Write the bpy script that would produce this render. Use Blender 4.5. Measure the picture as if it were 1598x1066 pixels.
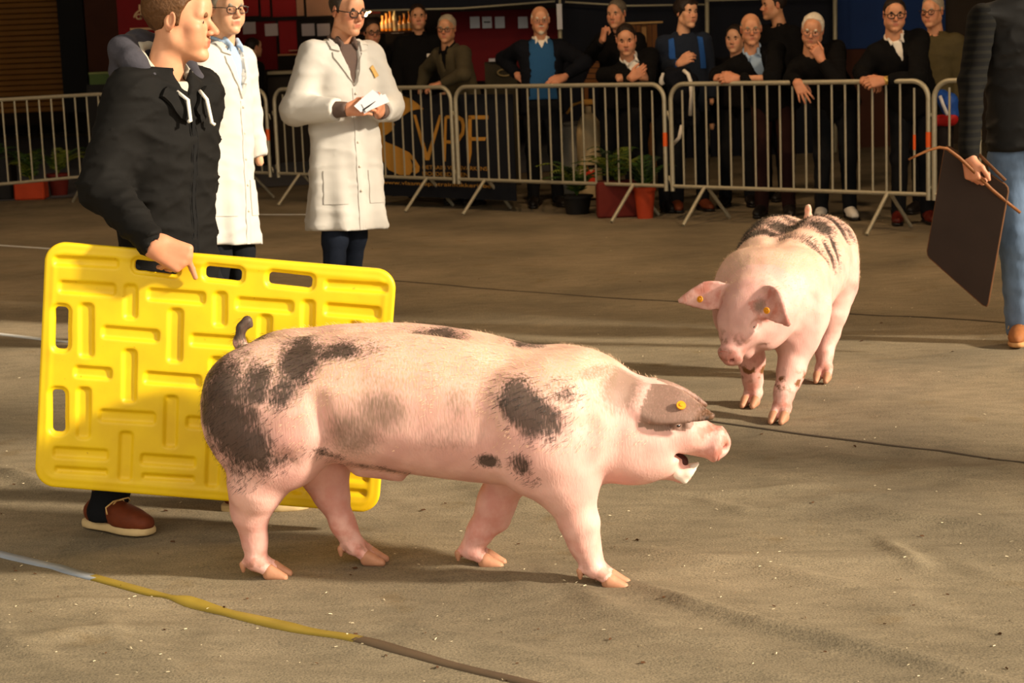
import bpy, math, random
import numpy as np
from mathutils import Vector, Matrix
from mathutils.bvhtree import BVHTree

for o in list(bpy.data.objects):
    bpy.data.objects.remove(o)
SC = bpy.context.scene
COL = SC.collection

# ------------------------------------------------------------------ camera
FPX = 2915.0
CAMZ = 1.545
PITCH = math.radians(9.35)
ROLL = math.radians(2.2)
cC = np.array([0, 0, CAMZ])
cF = np.array([0, math.cos(PITCH), -math.sin(PITCH)])
_u0 = np.array([0, math.sin(PITCH), math.cos(PITCH)])
_r0 = np.array([1.0, 0, 0])
cR = math.cos(ROLL) * _r0 - math.sin(ROLL) * _u0
cU = math.sin(ROLL) * _r0 + math.cos(ROLL) * _u0
cam_d = bpy.data.cameras.new('camera')
cam_d.sensor_width = 36.0
cam_d.lens = 36.0 * FPX / 1598.0
cam_d.clip_end = 200
cam_d.dof.use_dof = True
cam_d.dof.focus_distance = 5.6
cam_d.dof.aperture_fstop = 9.0
cam = bpy.data.objects.new('camera', cam_d)
COL.objects.link(cam)
_m = Matrix.Identity(4)
for i in range(3):
    _m[i][0] = cR[i]; _m[i][1] = cU[i]; _m[i][2] = -cF[i]; _m[i][3] = cC[i]
cam.matrix_world = _m
SC.camera = cam

# ------------------------------------------------------------------ light
SC.view_settings.view_transform = 'Standard'
SC.view_settings.look = 'None'
SC.view_settings.gamma = 1.0
SC.view_settings.use_curve_mapping = False
SC.view_settings.exposure = 0.88
wd = bpy.data.worlds.new('world'); SC.world = wd
wd.use_nodes = True
bg = wd.node_tree.nodes['Background']
bg.inputs['Color'].default_value = (1.0, 0.89, 0.73, 1)
bg.inputs['Strength'].default_value = 0.9
sun_d = bpy.data.lights.new('sun', 'SUN')
sun_d.energy = 4.2
sun_d.color = (1.0, 0.86, 0.68)
sun_d.angle = math.radians(4.0)
sun = bpy.data.objects.new('sun', sun_d); COL.objects.link(sun)
SUN_AZ = math.radians(22)      # towards the camera side of due right
SUN_EL = math.radians(23)
sdir = Vector((math.cos(SUN_EL) * math.cos(SUN_AZ), -math.cos(SUN_EL) * math.sin(SUN_AZ), math.sin(SUN_EL)))
sun.rotation_euler = sdir.to_track_quat('Z', 'Y').to_euler()
sun.location = (9, 0, 5)

# ------------------------------------------------------------------ geometry from photograph measurements
def ray(px, py):
    return cF + cR * ((px - 799.0) / FPX) - cU * ((py - 533.0) / FPX)
def W(px, py, Y):
    d = ray(px, py); return cC + d * (Y / d[1])
def G(px, py, z=0.0):
    d = ray(px, py); return cC + d * ((z - CAMZ) / d[2])
def A(*v): return np.array(v, dtype=float)
def unit(v):
    v = np.asarray(v, float); n = np.linalg.norm(v); return v / n if n > 1e-9 else v

# ------------------------------------------------------------------ materials
MATS = {}
def nt(m):
    m.use_nodes = True
    t = m.node_tree
    return t, t.nodes['Principled BSDF']
def srgb(r, g, b):
    f = lambda c: (c / 255 / 12.92) if c / 255 <= 0.04045 else ((c / 255 + 0.055) / 1.055) ** 2.4
    return (f(r), f(g), f(b))
def mat(name, col, rough=0.8, var=0.15, scale=30.0, bump=0.0, metal=0.0, stretch=(1, 1, 1), spec=0.3, emit=None, sss=0.0, coords='Object'):
    if name in MATS: return MATS[name]
    m = bpy.data.materials.new(name); t, b = nt(m)
    N, L = t.nodes, t.links
    tc = N.new('ShaderNodeTexCoord'); mp = N.new('ShaderNodeMapping')
    mp.inputs['Scale'].default_value = stretch
    L.new(tc.outputs[coords], mp.inputs['Vector'])
    nz = N.new('ShaderNodeTexNoise'); nz.inputs['Scale'].default_value = scale; nz.inputs['Detail'].default_value = 5
    L.new(mp.outputs['Vector'], nz.inputs['Vector'])
    mx = N.new('ShaderNodeMix'); mx.data_type = 'RGBA'
    lo = tuple(c * (1 - var) for c in col); hi = tuple(min(1, c * (1 + var)) for c in col)
    mx.inputs['A'].default_value = (*lo, 1); mx.inputs['B'].default_value = (*hi, 1)
    L.new(nz.outputs['Fac'], mx.inputs['Factor'])
    L.new(mx.outputs['Result'], b.inputs['Base Color'])
    b.inputs['Roughness'].default_value = rough
    b.inputs['Metallic'].default_value = metal
    b.inputs['Specular IOR Level'].default_value = spec
    if sss:
        b.inputs['Subsurface Weight'].default_value = sss
        b.inputs['Subsurface Radius'].default_value = (0.02, 0.008, 0.005)
        b.inputs['Subsurface Scale'].default_value = 0.5
    if bump:
        bp = N.new('ShaderNodeBump'); bp.inputs['Strength'].default_value = bump; bp.inputs['Distance'].default_value = 0.01
        L.new(nz.outputs['Fac'], bp.inputs['Height']); L.new(bp.outputs['Normal'], b.inputs['Normal'])
    if emit:
        b.inputs['Emission Color'].default_value = (*emit[:3], 1); b.inputs['Emission Strength'].default_value = emit[3]
    MATS[name] = m
    return m

# ------------------------------------------------------------------ meshes
def link(o, parent=None):
    COL.objects.link(o)
    if parent is not None: o.parent = parent
    return o
def tag(o, label=None, cat=None, group=None, kind=None):
    if label: o['label'] = label
    if cat: o['category'] = cat
    if group: o['group'] = group
    if kind: o['kind'] = kind
    return o
def mesh_np(name, V, Fq, m, parent=None, smooth=True):
    """V (n,3) array, Fq (k,4) or (k,3) integer array"""
    V = np.asarray(V, np.float32); Fq = np.asarray(Fq, np.int32)
    me = bpy.data.meshes.new(name)
    me.vertices.add(len(V)); me.vertices.foreach_set('co', V.ravel())
    n = Fq.shape[1]
    me.loops.add(Fq.size); me.loops.foreach_set('vertex_index', Fq.ravel())
    me.polygons.add(len(Fq))
    me.polygons.foreach_set('loop_start', np.arange(0, Fq.size, n, dtype=np.int32))
    me.polygons.foreach_set('use_smooth', np.full(len(Fq), smooth, dtype=bool))
    me.update(calc_edges=True)
    if m is not None: me.materials.append(m)
    return link(bpy.data.objects.new(name, me), parent)
class MB:
    """collects polygons into one mesh"""
    def __init__(s): s.v = []; s.f = []
    def add(s, V, Fs):
        b = len(s.v); s.v += [tuple(map(float, p)) for p in V]; s.f += [tuple(b + i for i in f) for f in Fs]; return s
    def box(s, c, size, rot=None, bev=0.0):
        hx, hy, hz = [q / 2 for q in size]
        if bev <= 0:
            P = [(x, y, z) for x in (-hx, hx) for y in (-hy, hy) for z in (-hz, hz)]
            Fs = [(0, 1, 3, 2), (4, 6, 7, 5), (0, 4, 5, 1), (2, 3, 7, 6), (0, 2, 6, 4), (1, 5, 7, 3)]
        else:
            e = bev; P = []; idx = {}
            for sx in (-1, 1):
                for sy in (-1, 1):
                    for sz in (-1, 1):
                        for ax in range(3):
                            q = [sx * (hx - e), sy * (hy - e), sz * (hz - e)]
                            q[ax] = (sx * hx, sy * hy, sz * hz)[ax]
                            idx[sx, sy, sz, ax] = len(P); P.append(q)
            Fs = []
            S = (-1, 1)
            for sx in S: Fs.append([idx[sx, -1, -1, 0], idx[sx, 1, -1, 0], idx[sx, 1, 1, 0], idx[sx, -1, 1, 0]][::sx])
            for sy in S: Fs.append([idx[-1, sy, -1, 1], idx[-1, sy, 1, 1], idx[1, sy, 1, 1], idx[1, sy, -1, 1]][::sy])
            for sz in S: Fs.append([idx[-1, -1, sz, 2], idx[1, -1, sz, 2], idx[1, 1, sz, 2], idx[-1, 1, sz, 2]][::sz])
            for a in S:
                for b_ in S:
                    Fs.append([idx[a, b_, -1, 0], idx[a, b_, 1, 0], idx[a, b_, 1, 1], idx[a, b_, -1, 1]])
                    Fs.append([idx[a, -1, b_, 0], idx[a, 1, b_, 0], idx[a, 1, b_, 2], idx[a, -1, b_, 2]])
                    Fs.append([idx[-1, a, b_, 1], idx[1, a, b_, 1], idx[1, a, b_, 2], idx[-1, a, b_, 2]])
                    for c_ in S: Fs.append([idx[a, b_, c_, 0], idx[a, b_, c_, 1], idx[a, b_, c_, 2]])
        P = np.array(P, float)
        if rot is not None: P = P @ np.asarray(rot).T
        return s.add(P + np.asarray(c, float), Fs)
    def tube(s, pts, r, n=8, closed=False, cap=True):
        pts = [np.asarray(p, float) for p in pts]; k = len(pts)
        rr = r if hasattr(r, '__len__') else [r] * k
        T = []
        for i in range(k):
            a = pts[(i - 1) % k] if (closed or i > 0) else pts[i]
            b = pts[(i + 1) % k] if (closed or i < k - 1) else pts[i]
            T.append(unit(b - a))
        up = A(0, 0, 1) if abs(T[0][2]) < 0.9 else A(1, 0, 0)
        nrm = unit(np.cross(T[0], up)); V = []
        for i in range(k):
            nrm = unit(nrm - T[i] * (nrm @ T[i])); bi = np.cross(T[i], nrm)
            for j in range(n):
                a = 2 * math.pi * j / n
                V.append(pts[i] + rr[i] * (math.cos(a) * nrm + math.sin(a) * bi))
        Fs = []
        for i in range(k if closed else k - 1):
            for j in range(n):
                i2 = (i + 1) % k
                Fs.append((i * n + j, i * n + (j + 1) % n, i2 * n + (j + 1) % n, i2 * n + j))
        if cap and not closed:
            Fs.append(tuple(range(n))[::-1]); Fs.append(tuple((k - 1) * n + j for j in range(n)))
        return s.add(V, Fs)
    def lathe(s, prof, c=(0, 0, 0), n=16):
        V = []; Fs = []
        for r, z in prof:
            for j in range(n):
                a = 2 * math.pi * j / n; V.append((c[0] + r * math.cos(a), c[1] + r * math.sin(a), c[2] + z))
        for i in range(len(prof) - 1):
            for j in range(n):
                Fs.append((i * n + j, i * n + (j + 1) % n, (i + 1) * n + (j + 1) % n, (i + 1) * n + j))
        Fs.append(tuple(range(n))[::-1]); Fs.append(tuple((len(prof) - 1) * n + j for j in range(n)))
        return s.add(V, Fs)
    def prism(s, poly, o, U, V, Nn, t):
        """polygon (u,v) in frame o,U,V extruded by t along Nn"""
        o, U, V, Nn = [np.asarray(q, float) for q in (o, U, V, Nn)]
        k = len(poly)
        a = [o + U * p[0] + V * p[1] for p in poly]; b = [q + Nn * t for q in a]
        Fs = [tuple(range(k))[::-1], tuple(range(k, 2 * k))]
        for i in range(k): Fs.append((i, (i + 1) % k, k + (i + 1) % k, k + i))
        return s.add(a + b, Fs)
    def build(s, name, m, parent=None, smooth=False, sharp=None):
        me = bpy.data.meshes.new(name); me.from_pydata(s.v, [], s.f)
        if smooth:
            me.polygons.foreach_set('use_smooth', np.ones(len(me.polygons), dtype=bool))
            if sharp: me.set_sharp_from_angle(angle=math.radians(sharp))
        me.update()
        if m is not None: me.materials.append(m)
        return link(bpy.data.objects.new(name, me), parent)
def empty(name, loc=(0, 0, 0)):
    o = bpy.data.objects.new(name, None); o.location = loc; o.empty_display_size = 0.1
    COL.objects.link(o); return o

# ------------------------------------------------------------------ implicit surfaces
def smin(a, b, k):
    if k <= 0: return np.minimum(a, b)
    h = np.clip(0.5 + 0.5 * (b - a) / k, 0, 1)
    return b + (a - b) * h - k * h * (1 - h)
_rng = np.random.RandomState(5)
_ND = _rng.normal(size=(8, 3)).astype(np.float32); _NP = _rng.uniform(0, 6.28, 8).astype(np.float32)
def wob(X, Y, Z, freq, st=(1, 1, 1)):
    """smooth noise in about -1..1"""
    o = 0.0
    for i in range(6):
        d = _ND[i] * freq * (0.7 + 0.25 * i)
        o = o + np.sin(d[0] * st[0] * X + d[1] * st[1] * Y + d[2] * st[2] * Z + _NP[i] + 1.3 * np.sin(0.6 * d[1] * st[0] * X + 0.6 * d[2] * st[1] * Y + 0.6 * d[0] * st[2] * Z))
    return o / 4.0
class S:
    def __init__(s): s.ops = []; s.M = np.eye(4)
    def _p(s, p): return s.M[:3, :3] @ np.asarray(p, float) + s.M[:3, 3]
    def fn(s, f, lo, hi, k=0.0, op='u'): s.ops.append((f, np.asarray(lo, float), np.asarray(hi, float), k, op)); return s
    def rc(s, a, b, ra, rb=None, k=0.02, op='u'):
        rb = ra if rb is None else rb
        a, b = s._p(a), s._p(b); ab = b - a; L2 = max(float(ab @ ab), 1e-9); R = max(ra, rb)
        def f(X, Y, Z):
            t = np.clip(((X - a[0]) * ab[0] + (Y - a[1]) * ab[1] + (Z - a[2]) * ab[2]) / L2, 0, 1)
            return np.sqrt((X - a[0] - t * ab[0]) ** 2 + (Y - a[1] - t * ab[1]) ** 2 + (Z - a[2] - t * ab[2]) ** 2) - (ra + (rb - ra) * t)
        return s.fn(f, np.minimum(a, b) - R, np.maximum(a, b) + R, k, op)
    def chain(s, pts, rs, k=0.02, op='u'):
        for i in range(len(pts) - 1): s.rc(pts[i], pts[i + 1], rs[i], rs[i + 1], k, op)
        return s
    def el(s, c, r, k=0.02, op='u', rot=None):
        c = s._p(c); Rm = s.M[:3, :3] @ (np.eye(3) if rot is None else np.asarray(rot))
        r = np.asarray(r, float); ext = np.sqrt(((Rm * r) ** 2).sum(1))
        def f(X, Y, Z):
            x, y, z = X - c[0], Y - c[1], Z - c[2]
            q0 = q1 = 0.0
            for i in range(3):
                u = (x * Rm[0, i] + y * Rm[1, i] + z * Rm[2, i]) / r[i]
                q0 = q0 + u * u; q1 = q1 + (u / r[i]) ** 2
            q0 = np.sqrt(q0); q1 = np.sqrt(q1) + 1e-6
            return q0 * (q0 - 1) / q1
        return s.fn(f, c - ext, c + ext, k, op)
    def box(s, c, h, rad=0.01, k=0.0, op='u', rot=None):
        c = s._p(c); Rm = s.M[:3, :3] @ (np.eye(3) if rot is None else np.asarray(rot)); h = np.asarray(h, float)
        ext = np.abs(Rm) @ h
        def f(X, Y, Z):
            x, y, z = X - c[0], Y - c[1], Z - c[2]; q = []
            for i in range(3): q.append(np.abs(x * Rm[0, i] + y * Rm[1, i] + z * Rm[2, i]) - h[i] + rad)
            out = np.sqrt(sum(np.maximum(v, 0) ** 2 for v in q))
            return out + np.minimum(np.maximum(np.maximum(q[0], q[1]), q[2]), 0) - rad
        return s.fn(f, c - ext, c + ext, k, op)
    def loft(s, o, U, V, Wd, st, k=0.02, op='u', n=2.0, mod=None, endr=0.0):
        """st rows: (w, cu, cv, ru, rv) along direction Wd"""
        o = s._p(o); R3 = s.M[:3, :3]; U, V, Wd = R3 @ np.asarray(U, float), R3 @ np.asarray(V, float), R3 @ np.asarray(Wd, float)
        st = np.array(st, float); ws = st[:, 0]
        # smooth resample
        tt = np.linspace(ws[0], ws[-1], 8 * len(ws)); tab = [np.interp(tt, ws, st[:, i]) for i in range(1, 5)]
        for _ in range(3): tab = [np.concatenate([[q[0]], (q[:-2] + 2 * q[1:-1] + q[2:]) / 4, [q[-1]]]) for q in tab]
        R = max(st[:, 3].max(), st[:, 4].max()) * 1.05
        pts = np.array([o + Wd * r[0] + U * r[1] + V * r[2] for r in st])
        def f(X, Y, Z):
            x, y, z = X - o[0], Y - o[1], Z - o[2]
            u = x * U[0] + y * U[1] + z * U[2]; v = x * V[0] + y * V[1] + z * V[2]; w = x * Wd[0] + y * Wd[1] + z * Wd[2]
            cu, cv, ru, rv = [np.interp(w, tt, q) for q in tab]
            a, b = u - cu, v - cv
            if n == 2.0: q = np.sqrt((a / ru) ** 2 + (b / rv) ** 2)
            else: q = ((np.abs(a) / ru) ** n + (np.abs(b) / rv) ** n) ** (1 / n)
            d = (q - 1) * np.minimum(ru, rv)
            if mod is not None: d = d - mod(a, b, w)
            e = np.maximum(ws[0] - w, w - ws[-1])
            if endr > 0: return -smin(-d, -(e), endr)
            return np.maximum(d, e)
        return s.fn(f, pts.min(0) - R, pts.max(0) + R, k, op)
    def build(s, h, disp=None, clip=None):
        us = [q for q in s.ops if q[4] == 'u']
        lo = np.min([q[1] for q in us], 0) - 4 * h; hi = np.max([q[2] for q in us], 0) + 4 * h
        if clip is not None: lo = np.maximum(lo, clip[0]); hi = np.minimum(hi, clip[1])
        N = np.maximum(np.ceil((hi - lo) / h).astype(int) + 1, 4)
        ax = [(lo[i] + h * np.arange(N[i])).astype(np.float32) for i in range(3)]
        D = np.full(N, 9.0, np.float32)
        for f, a, b, k, op in s.ops:
            mg = k + 3 * h
            i0 = np.clip(np.floor((a - mg - lo) / h).astype(int), 0, N); i1 = np.clip(np.ceil((b + mg - lo) / h).astype(int) + 1, 0, N)
            if (i1 <= i0).any(): continue
            sl = tuple(slice(p, q) for p, q in zip(i0, i1))
            X = ax[0][sl[0]][:, None, None]; Y = ax[1][sl[1]][None, :, None]; Z = ax[2][sl[2]][None, None, :]
            d = np.asarray(f(X, Y, Z), np.float32)
            if op == 'u': D[sl] = smin(D[sl], d, k)
            elif op == 's': D[sl] = -smin(-D[sl], d, k)
            elif op == 'i':
                D[sl] = -smin(-D[sl], -d, k)
        if disp is not None:
            D = D + np.asarray(disp(ax[0][:, None, None], ax[1][None, :, None], ax[2][None, None, :]), np.float32)
        return surfnet(D, lo, h)
def surfnet(D, lo, h):
    D = np.where(D == 0, 1e-6, D)
    neg = D < 0
    c = [neg[i:neg.shape[0] - 1 + i, j:neg.shape[1] - 1 + j, k:neg.shape[2] - 1 + k] for i in (0, 1) for j in (0, 1) for k in (0, 1)]
    cnt = sum(q.astype(np.int8) for q in c)
    act = (cnt > 0) & (cnt < 8)
    I = np.argwhere(act)
    if len(I) == 0: return np.zeros((0, 3)), np.zeros((0, 4), int)
    idx = np.full(act.shape, -1, np.int32); idx[act] = np.arange(len(I))
    corners = np.array([(i, j, k) for i in (0, 1) for j in (0, 1) for k in (0, 1)])
    val = np.stack([D[I[:, 0] + q[0], I[:, 1] + q[1], I[:, 2] + q[2]] for q in corners], 1)
    P = np.zeros((len(I), 3), np.float32); n = np.zeros(len(I), np.float32)
    for a in range(8):
        for b in range(a + 1, 8):
            if np.abs(corners[a] - corners[b]).sum() != 1: continue
            va, vb = val[:, a], val[:, b]; x = (va < 0) != (vb < 0)
            t = np.where(x, va / np.where(x, va - vb, 1), 0)
            p = corners[a] + t[:, None] * (corners[b] - corners[a])
            P += np.where(x[:, None], p, 0); n += x
    P = (P / n[:, None] + I) * h + lo
    Q = []
    for axis in range(3):
        o1, o2 = (axis + 1) % 3, (axis + 2) % 3
        sa = [slice(None)] * 3; sb = [slice(None)] * 3
        sa[axis] = slice(0, -1); sb[axis] = slice(1, None)
        e = neg[tuple(sa)] != neg[tuple(sb)]
        E = np.argwhere(e)
        E = E[(E[:, o1] > 0) & (E[:, o2] > 0) & (E[:, o1] < act.shape[o1]) & (E[:, o2] < act.shape[o2])]
        if len(E) == 0: continue
        fl = neg[E[:, 0], E[:, 1], E[:, 2]]
        q = []
        for d1, d2 in ((-1, -1), (0, -1), (0, 0), (-1, 0)):
            J = E.copy(); J[:, o1] += d1; J[:, o2] += d2
            q.append(idx[J[:, 0], J[:, 1], J[:, 2]])
        q = np.stack(q, 1); q[~fl] = q[~fl][:, ::-1]
        Q.append(q)
    Q = np.concatenate(Q); Q = Q[(Q >= 0).all(1)]
    return P, Q
def rotz(a): c, s_ = math.cos(a), math.sin(a); return np.array([[c, -s_, 0], [s_, c, 0], [0, 0, 1.0]])
def rotx(a): c, s_ = math.cos(a), math.sin(a); return np.array([[1.0, 0, 0], [0, c, -s_], [0, s_, c]])
def roty(a): c, s_ = math.cos(a), math.sin(a); return np.array([[c, 0, s_], [0, 1.0, 0], [-s_, 0, c]])
def frame4(R3, o):
    M = np.eye(4); M[:3, :3] = R3; M[:3, 3] = o; return M
def fattr(o, name, vals):
    a = o.data.attributes.new(name, 'FLOAT', 'POINT'); a.data.foreach_set('value', np.asarray(vals, np.float32))
# ------------------------------------------------------------------ setting
CE = A(0.737, -0.676, 0)          # direction of the barrier line and the carpet seams
CN = A(0.676, 0.737, 0)           # away from the ring
def seg_d(X, Y, pts):
    """distance to a polyline and position along it"""
    best = np.full(X.shape, 9.0); tpos = np.zeros(X.shape); acc = 0.0
    tot = sum(math.dist(pts[i][:2], pts[i + 1][:2]) for i in range(len(pts) - 1))
    for i in range(len(pts) - 1):
        a, b = pts[i], pts[i + 1]; ab = (b[0] - a[0], b[1] - a[1]); L2 = ab[0] ** 2 + ab[1] ** 2
        t = np.clip(((X - a[0]) * ab[0] + (Y - a[1]) * ab[1]) / L2, 0, 1)
        d = np.hypot(X - a[0] - t * ab[0], Y - a[1] - t * ab[1])
        m = d < best; best = np.where(m, d, best); tpos = np.where(m, (acc + t * math.sqrt(L2)) / tot, tpos)
        acc += math.sqrt(L2)
    return best, tpos
RIDGES = [  # photo points along each fold of the carpet, height, half width
    ([(960, 905), (1080, 952), (1200, 985), (1330, 1012), (1460, 1040), (1640, 1080)], 0.0300, 0.030),
    ([(930, 850), (1050, 868), (1180, 885), (1330, 915), (1440, 938)], 0.0105, 0.035),
    ([(1370, 838), (1405, 862), (1450, 890)], 0.0165, 0.030),
    ([(1080, 776), (1130, 788), (1185, 802)], 0.0105, 0.03),
    ([(1250, 700), (1400, 735), (1600, 760)], 0.0090, 0.04),
    ([(1320, 800), (1500, 815), (1640, 835)], 0.0090, 0.035),
    ([(0, 735), (40, 750), (85, 772)], 0.0210, 0.035),
    ([(0, 948), (120, 938), (300, 935), (430, 945)], 0.0105, 0.035),
    ([(0, 1010), (160, 985), (330, 975)], 0.0090, 0.04),
    ([(560, 960), (760, 1000), (900, 1040), (1010, 1075)], 0.0090, 0.04),
    ([(640, 640), (700, 648), (760, 660)], 0.0075, 0.04),
    ([(640, 445), (800, 462), (1000, 478), (1110, 484)], 0.0070, 0.09),
    ([(1320, 500), (1450, 497), (1600, 506)], 0.0060, 0.09),
    ([(640, 480), (860, 500), (1060, 515)], 0.0080, 0.08),
    ([(1330, 460), (1460, 466), (1600, 480)], 0.0050, 0.09),
    ([(1160, 800), (1300, 780), (1420, 770)], 0.0075, 0.05),
    ([(1000, 1010), (1120, 1030), (1290, 1070)], 0.0090, 0.04),
]
RID = [([G(*q) for q in p], h, w) for p, h, w in RIDGES]
_rr = random.Random(12)
for _i in range(46):
    _p = G(_rr.uniform(-60, 1660), 560 + 500 * _rr.random() ** .8); _a = math.atan2(CE[1], CE[0]) + _rr.gauss(0, .35); _l = _rr.uniform(.25, .7)
    _q = [_p + A(math.cos(_a + t * .25), math.sin(_a + t * .25), 0) * _l * t for t in (-1, -.3, .3, 1)]
    RID.append((_q, _rr.uniform(.003, .008) * (1 if _i % 3 else 1.5), _rr.uniform(.03, .07)))
def floor_z(X, Y):
    a = X * CE[0] + Y * CE[1]; b = X * CN[0] + Y * CN[1]
    z = 0.0042 * np.sin(5.1 * b + 1.1 * np.sin(0.9 * a) + 0.4) + 0.0032 * np.sin(9.7 * b - 1.3 * np.sin(1.4 * a + 1) + 2.2)
    z = z + 0.0045 * np.sin(3.1 * a + 2.0 * np.sin(2.2 * b)) * np.sin(4.3 * b + 1.7 * np.sin(1.9 * a))
    z = z + 0.0022 * wob(a, b, 0 * a, 9.0, (0.6, 1.6, 1))
    for p, h, w in RID:
        d, t = seg_d(X, Y, p)
        z = z + h * np.exp(-(d / w) ** 2) * np.clip(4 * t, 0, 1) * np.clip(4 * (1 - t), 0, 1)
    return z
def make_floor():
    xs = np.concatenate([np.arange(-16, -3.4, 0.4), np.arange(-3.4, 3.9, 0.019), np.arange(3.9, 20, 0.4)])
    ys = np.concatenate([np.arange(-6, 3.2, 0.4), 3.2 + np.cumsum(np.linspace(0.014, 0.042, 372)), np.arange(13.8, 42, 0.35)])
    X, Y = np.meshgrid(xs, ys, indexing='ij')
    Z = floor_z(X, Y) * np.clip((13.5 - Y) / 2, 0, 1) * np.clip((Y - 3) / 0.4, 0, 1)
    V = np.stack([X, Y, Z], -1).reshape(-1, 3)
    nx, ny = len(xs), len(ys)
    I = np.arange(nx * ny).reshape(nx, ny)
    Q = np.stack([I[:-1, :-1], I[1:, :-1], I[1:, 1:], I[:-1, 1:]], -1).reshape(-1, 4)
    m = bpy.data.materials.new('carpet'); t, b = nt(m); N, L = t.nodes, t.links
    tc = N.new('ShaderNodeTexCoord')
    def noise(sc, det=4, vec=None, rot=0.0, st=(1, 1, 1)):
        mp = N.new('ShaderNodeMapping'); mp.inputs['Rotation'].default_value = (0, 0, rot); mp.inputs['Scale'].default_value = st
        L.new(tc.outputs['Object'], mp.inputs['Vector'])
        n_ = N.new('ShaderNodeTexNoise'); n_.inputs['Scale'].default_value = sc; n_.inputs['Detail'].default_value = det
        L.new(mp.outputs['Vector'], n_.inputs['Vector']); return n_.outputs['Fac']
    def ramp(src, stops):
        r = N.new('ShaderNodeValToRGB'); e = r.color_ramp.elements
        e[0].position, e[0].color = stops[0][0], (*stops[0][1], 1); e[1].position, e[1].color = stops[-1][0], (*stops[-1][1], 1)
        for p, c in stops[1:-1]: q = e.new(p); q.color = (*c, 1)
        L.new(src, r.inputs['Fac']); return r.outputs['Color']
    def mixc(a, b_, fac, mode='MIX'):
        x = N.new('ShaderNodeMix'); x.data_type = 'RGBA'; x.blend_type = mode
        if isinstance(fac, float): x.inputs['Factor'].default_value = fac
        else: L.new(fac, x.inputs['Factor'])
        L.new(a, x.inputs['A']); L.new(b_, x.inputs['B']); return x.outputs['Result']
    base = ramp(noise(1.1, 6), [(0.3, srgb(112, 102, 84)), (0.5, srgb(132, 120, 98)), (0.72, srgb(148, 134, 110))])
    fine = ramp(noise(190, 3, st=(1, 1.0, 1)), [(0.25, (0.5,) * 3), (0.5, (1.0,) * 3), (0.8, (1.4, 1.35, 1.25))])
    c = mixc(base, fine, 1.0, 'MULTIPLY')
    mid = ramp(noise(14, 5, rot=0.74, st=(0.5, 1.3, 1)), [(0.3, (0.8,) * 3), (0.6, (1.05,) * 3)])
    c = mixc(c, mid, 0.8, 'MULTIPLY')
    dirt = ramp(noise(3.7, 7), [(0.62, (1, 1, 1)), (0.78, (0.75, 0.62, 0.42))])
    c = mixc(c, dirt, 0.8, 'MULTIPLY')
    L.new(c, b.inputs['Base Color'])
    b.inputs['Roughness'].default_value = 0.95; b.inputs['Specular IOR Level'].default_value = 0.12
    bp = N.new('ShaderNodeBump'); bp.inputs['Strength'].default_value = 0.4; bp.inputs['Distance'].default_value = 0.004
    L.new(noise(120, 5), bp.inputs['Height']); L.new(bp.outputs['Normal'], b.inputs['Normal'])
    return tag(mesh_np('floor', V, Q, m), 'brown-grey exhibition carpet with wrinkles and seams', kind='structure')
floor = make_floor()
def strip(name, pts, w, m, parent=None, lift=0.003, n=60):
    """flat strip lying on the floor along a polyline of ground points"""
    pts = np.array([p[:2] for p in pts]); seg = np.r_[0, np.cumsum(np.hypot(*np.diff(pts, axis=0).T))]
    t = np.linspace(0, seg[-1], n); x = np.interp(t, seg, pts[:, 0]); y = np.interp(t, seg, pts[:, 1])
    d = np.gradient(np.stack([x, y], 1), axis=0); d /= np.linalg.norm(d, axis=1)[:, None]
    nn = np.stack([-d[:, 1], d[:, 0]], 1)
    a = np.stack([x, y], 1) - nn * w / 2; c = np.stack([x, y], 1); b = np.stack([x, y], 1) + nn * w / 2
    def z(p): return (floor_z(p[:, 0], p[:, 1]) * np.clip((13.5 - p[:, 1]) / 2, 0, 1) * np.clip((p[:, 1] - 3) / 0.4, 0, 1))
    V = np.concatenate([np.c_[a, z(a) - 0.002], np.c_[a, z(a) + lift], np.c_[c, z(c) + lift * 1.3], np.c_[b, z(b) + lift], np.c_[b, z(b) - 0.002]])
    i = np.arange(n - 1); Q = []
    for k in range(4): Q.append(np.stack([k * n + i, k * n + i + 1, (k + 1) * n + i + 1, (k + 1) * n + i], 1)[:, ::-1])
    return mesh_np(name, V, np.concatenate(Q), m, parent)
m_seam = mat('seam dark', srgb(66, 56, 42), 0.9)
for pts in ([(1000, 640), (1080, 655), (1340, 688), (1640, 728)], [(600, 437), (850, 458), (1100, 475), (1340, 492), (1640, 512)]):
    strip('carpet_seam', [G(*p) for p in pts], 0.022, m_seam, floor, 0.002)
m_tapeb = mat('tape blue', srgb(150, 158, 168), 0.5, 0.3, 12)
m_tapey = mat('tape olive', srgb(150, 128, 52), 0.5, 0.25, 9)
m_tapep = mat('tape plum', srgb(92, 76, 58), 0.6, 0.3, 9)
m_tapew = mat('tape white', srgb(205, 205, 200), 0.5, 0.2, 9)
L0 = [G(-40, 855), G(0, 863), G(140, 895)]
tp = empty('floor_tape', (0, 0, 0))
tag(tp, 'long blue, olive and brown tape stuck across the carpet in the foreground', 'tape')
strip('tape_piece', [G(-40, 853), G(60, 877), G(150, 901)], 0.042, m_tapeb, tp)['label'] = 'pale blue tape'
strip('tape_piece', [G(140, 898), G(300, 941), G(430, 974), G(560, 1004)], 0.042, m_tapey, tp)['label'] = 'olive yellow tape'
strip('tape_piece', [G(555, 1003), G(650, 1024), G(800, 1060), G(900, 1086)], 0.038, m_tapep, tp)['label'] = 'brownish worn tape'
tag(strip('floor_tape', [G(-30, 519), G(60, 528), G(130, 536)], 0.05, m_tapew), 'white tape line on the carpet at the left edge behind the yellow board', 'tape')
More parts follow.
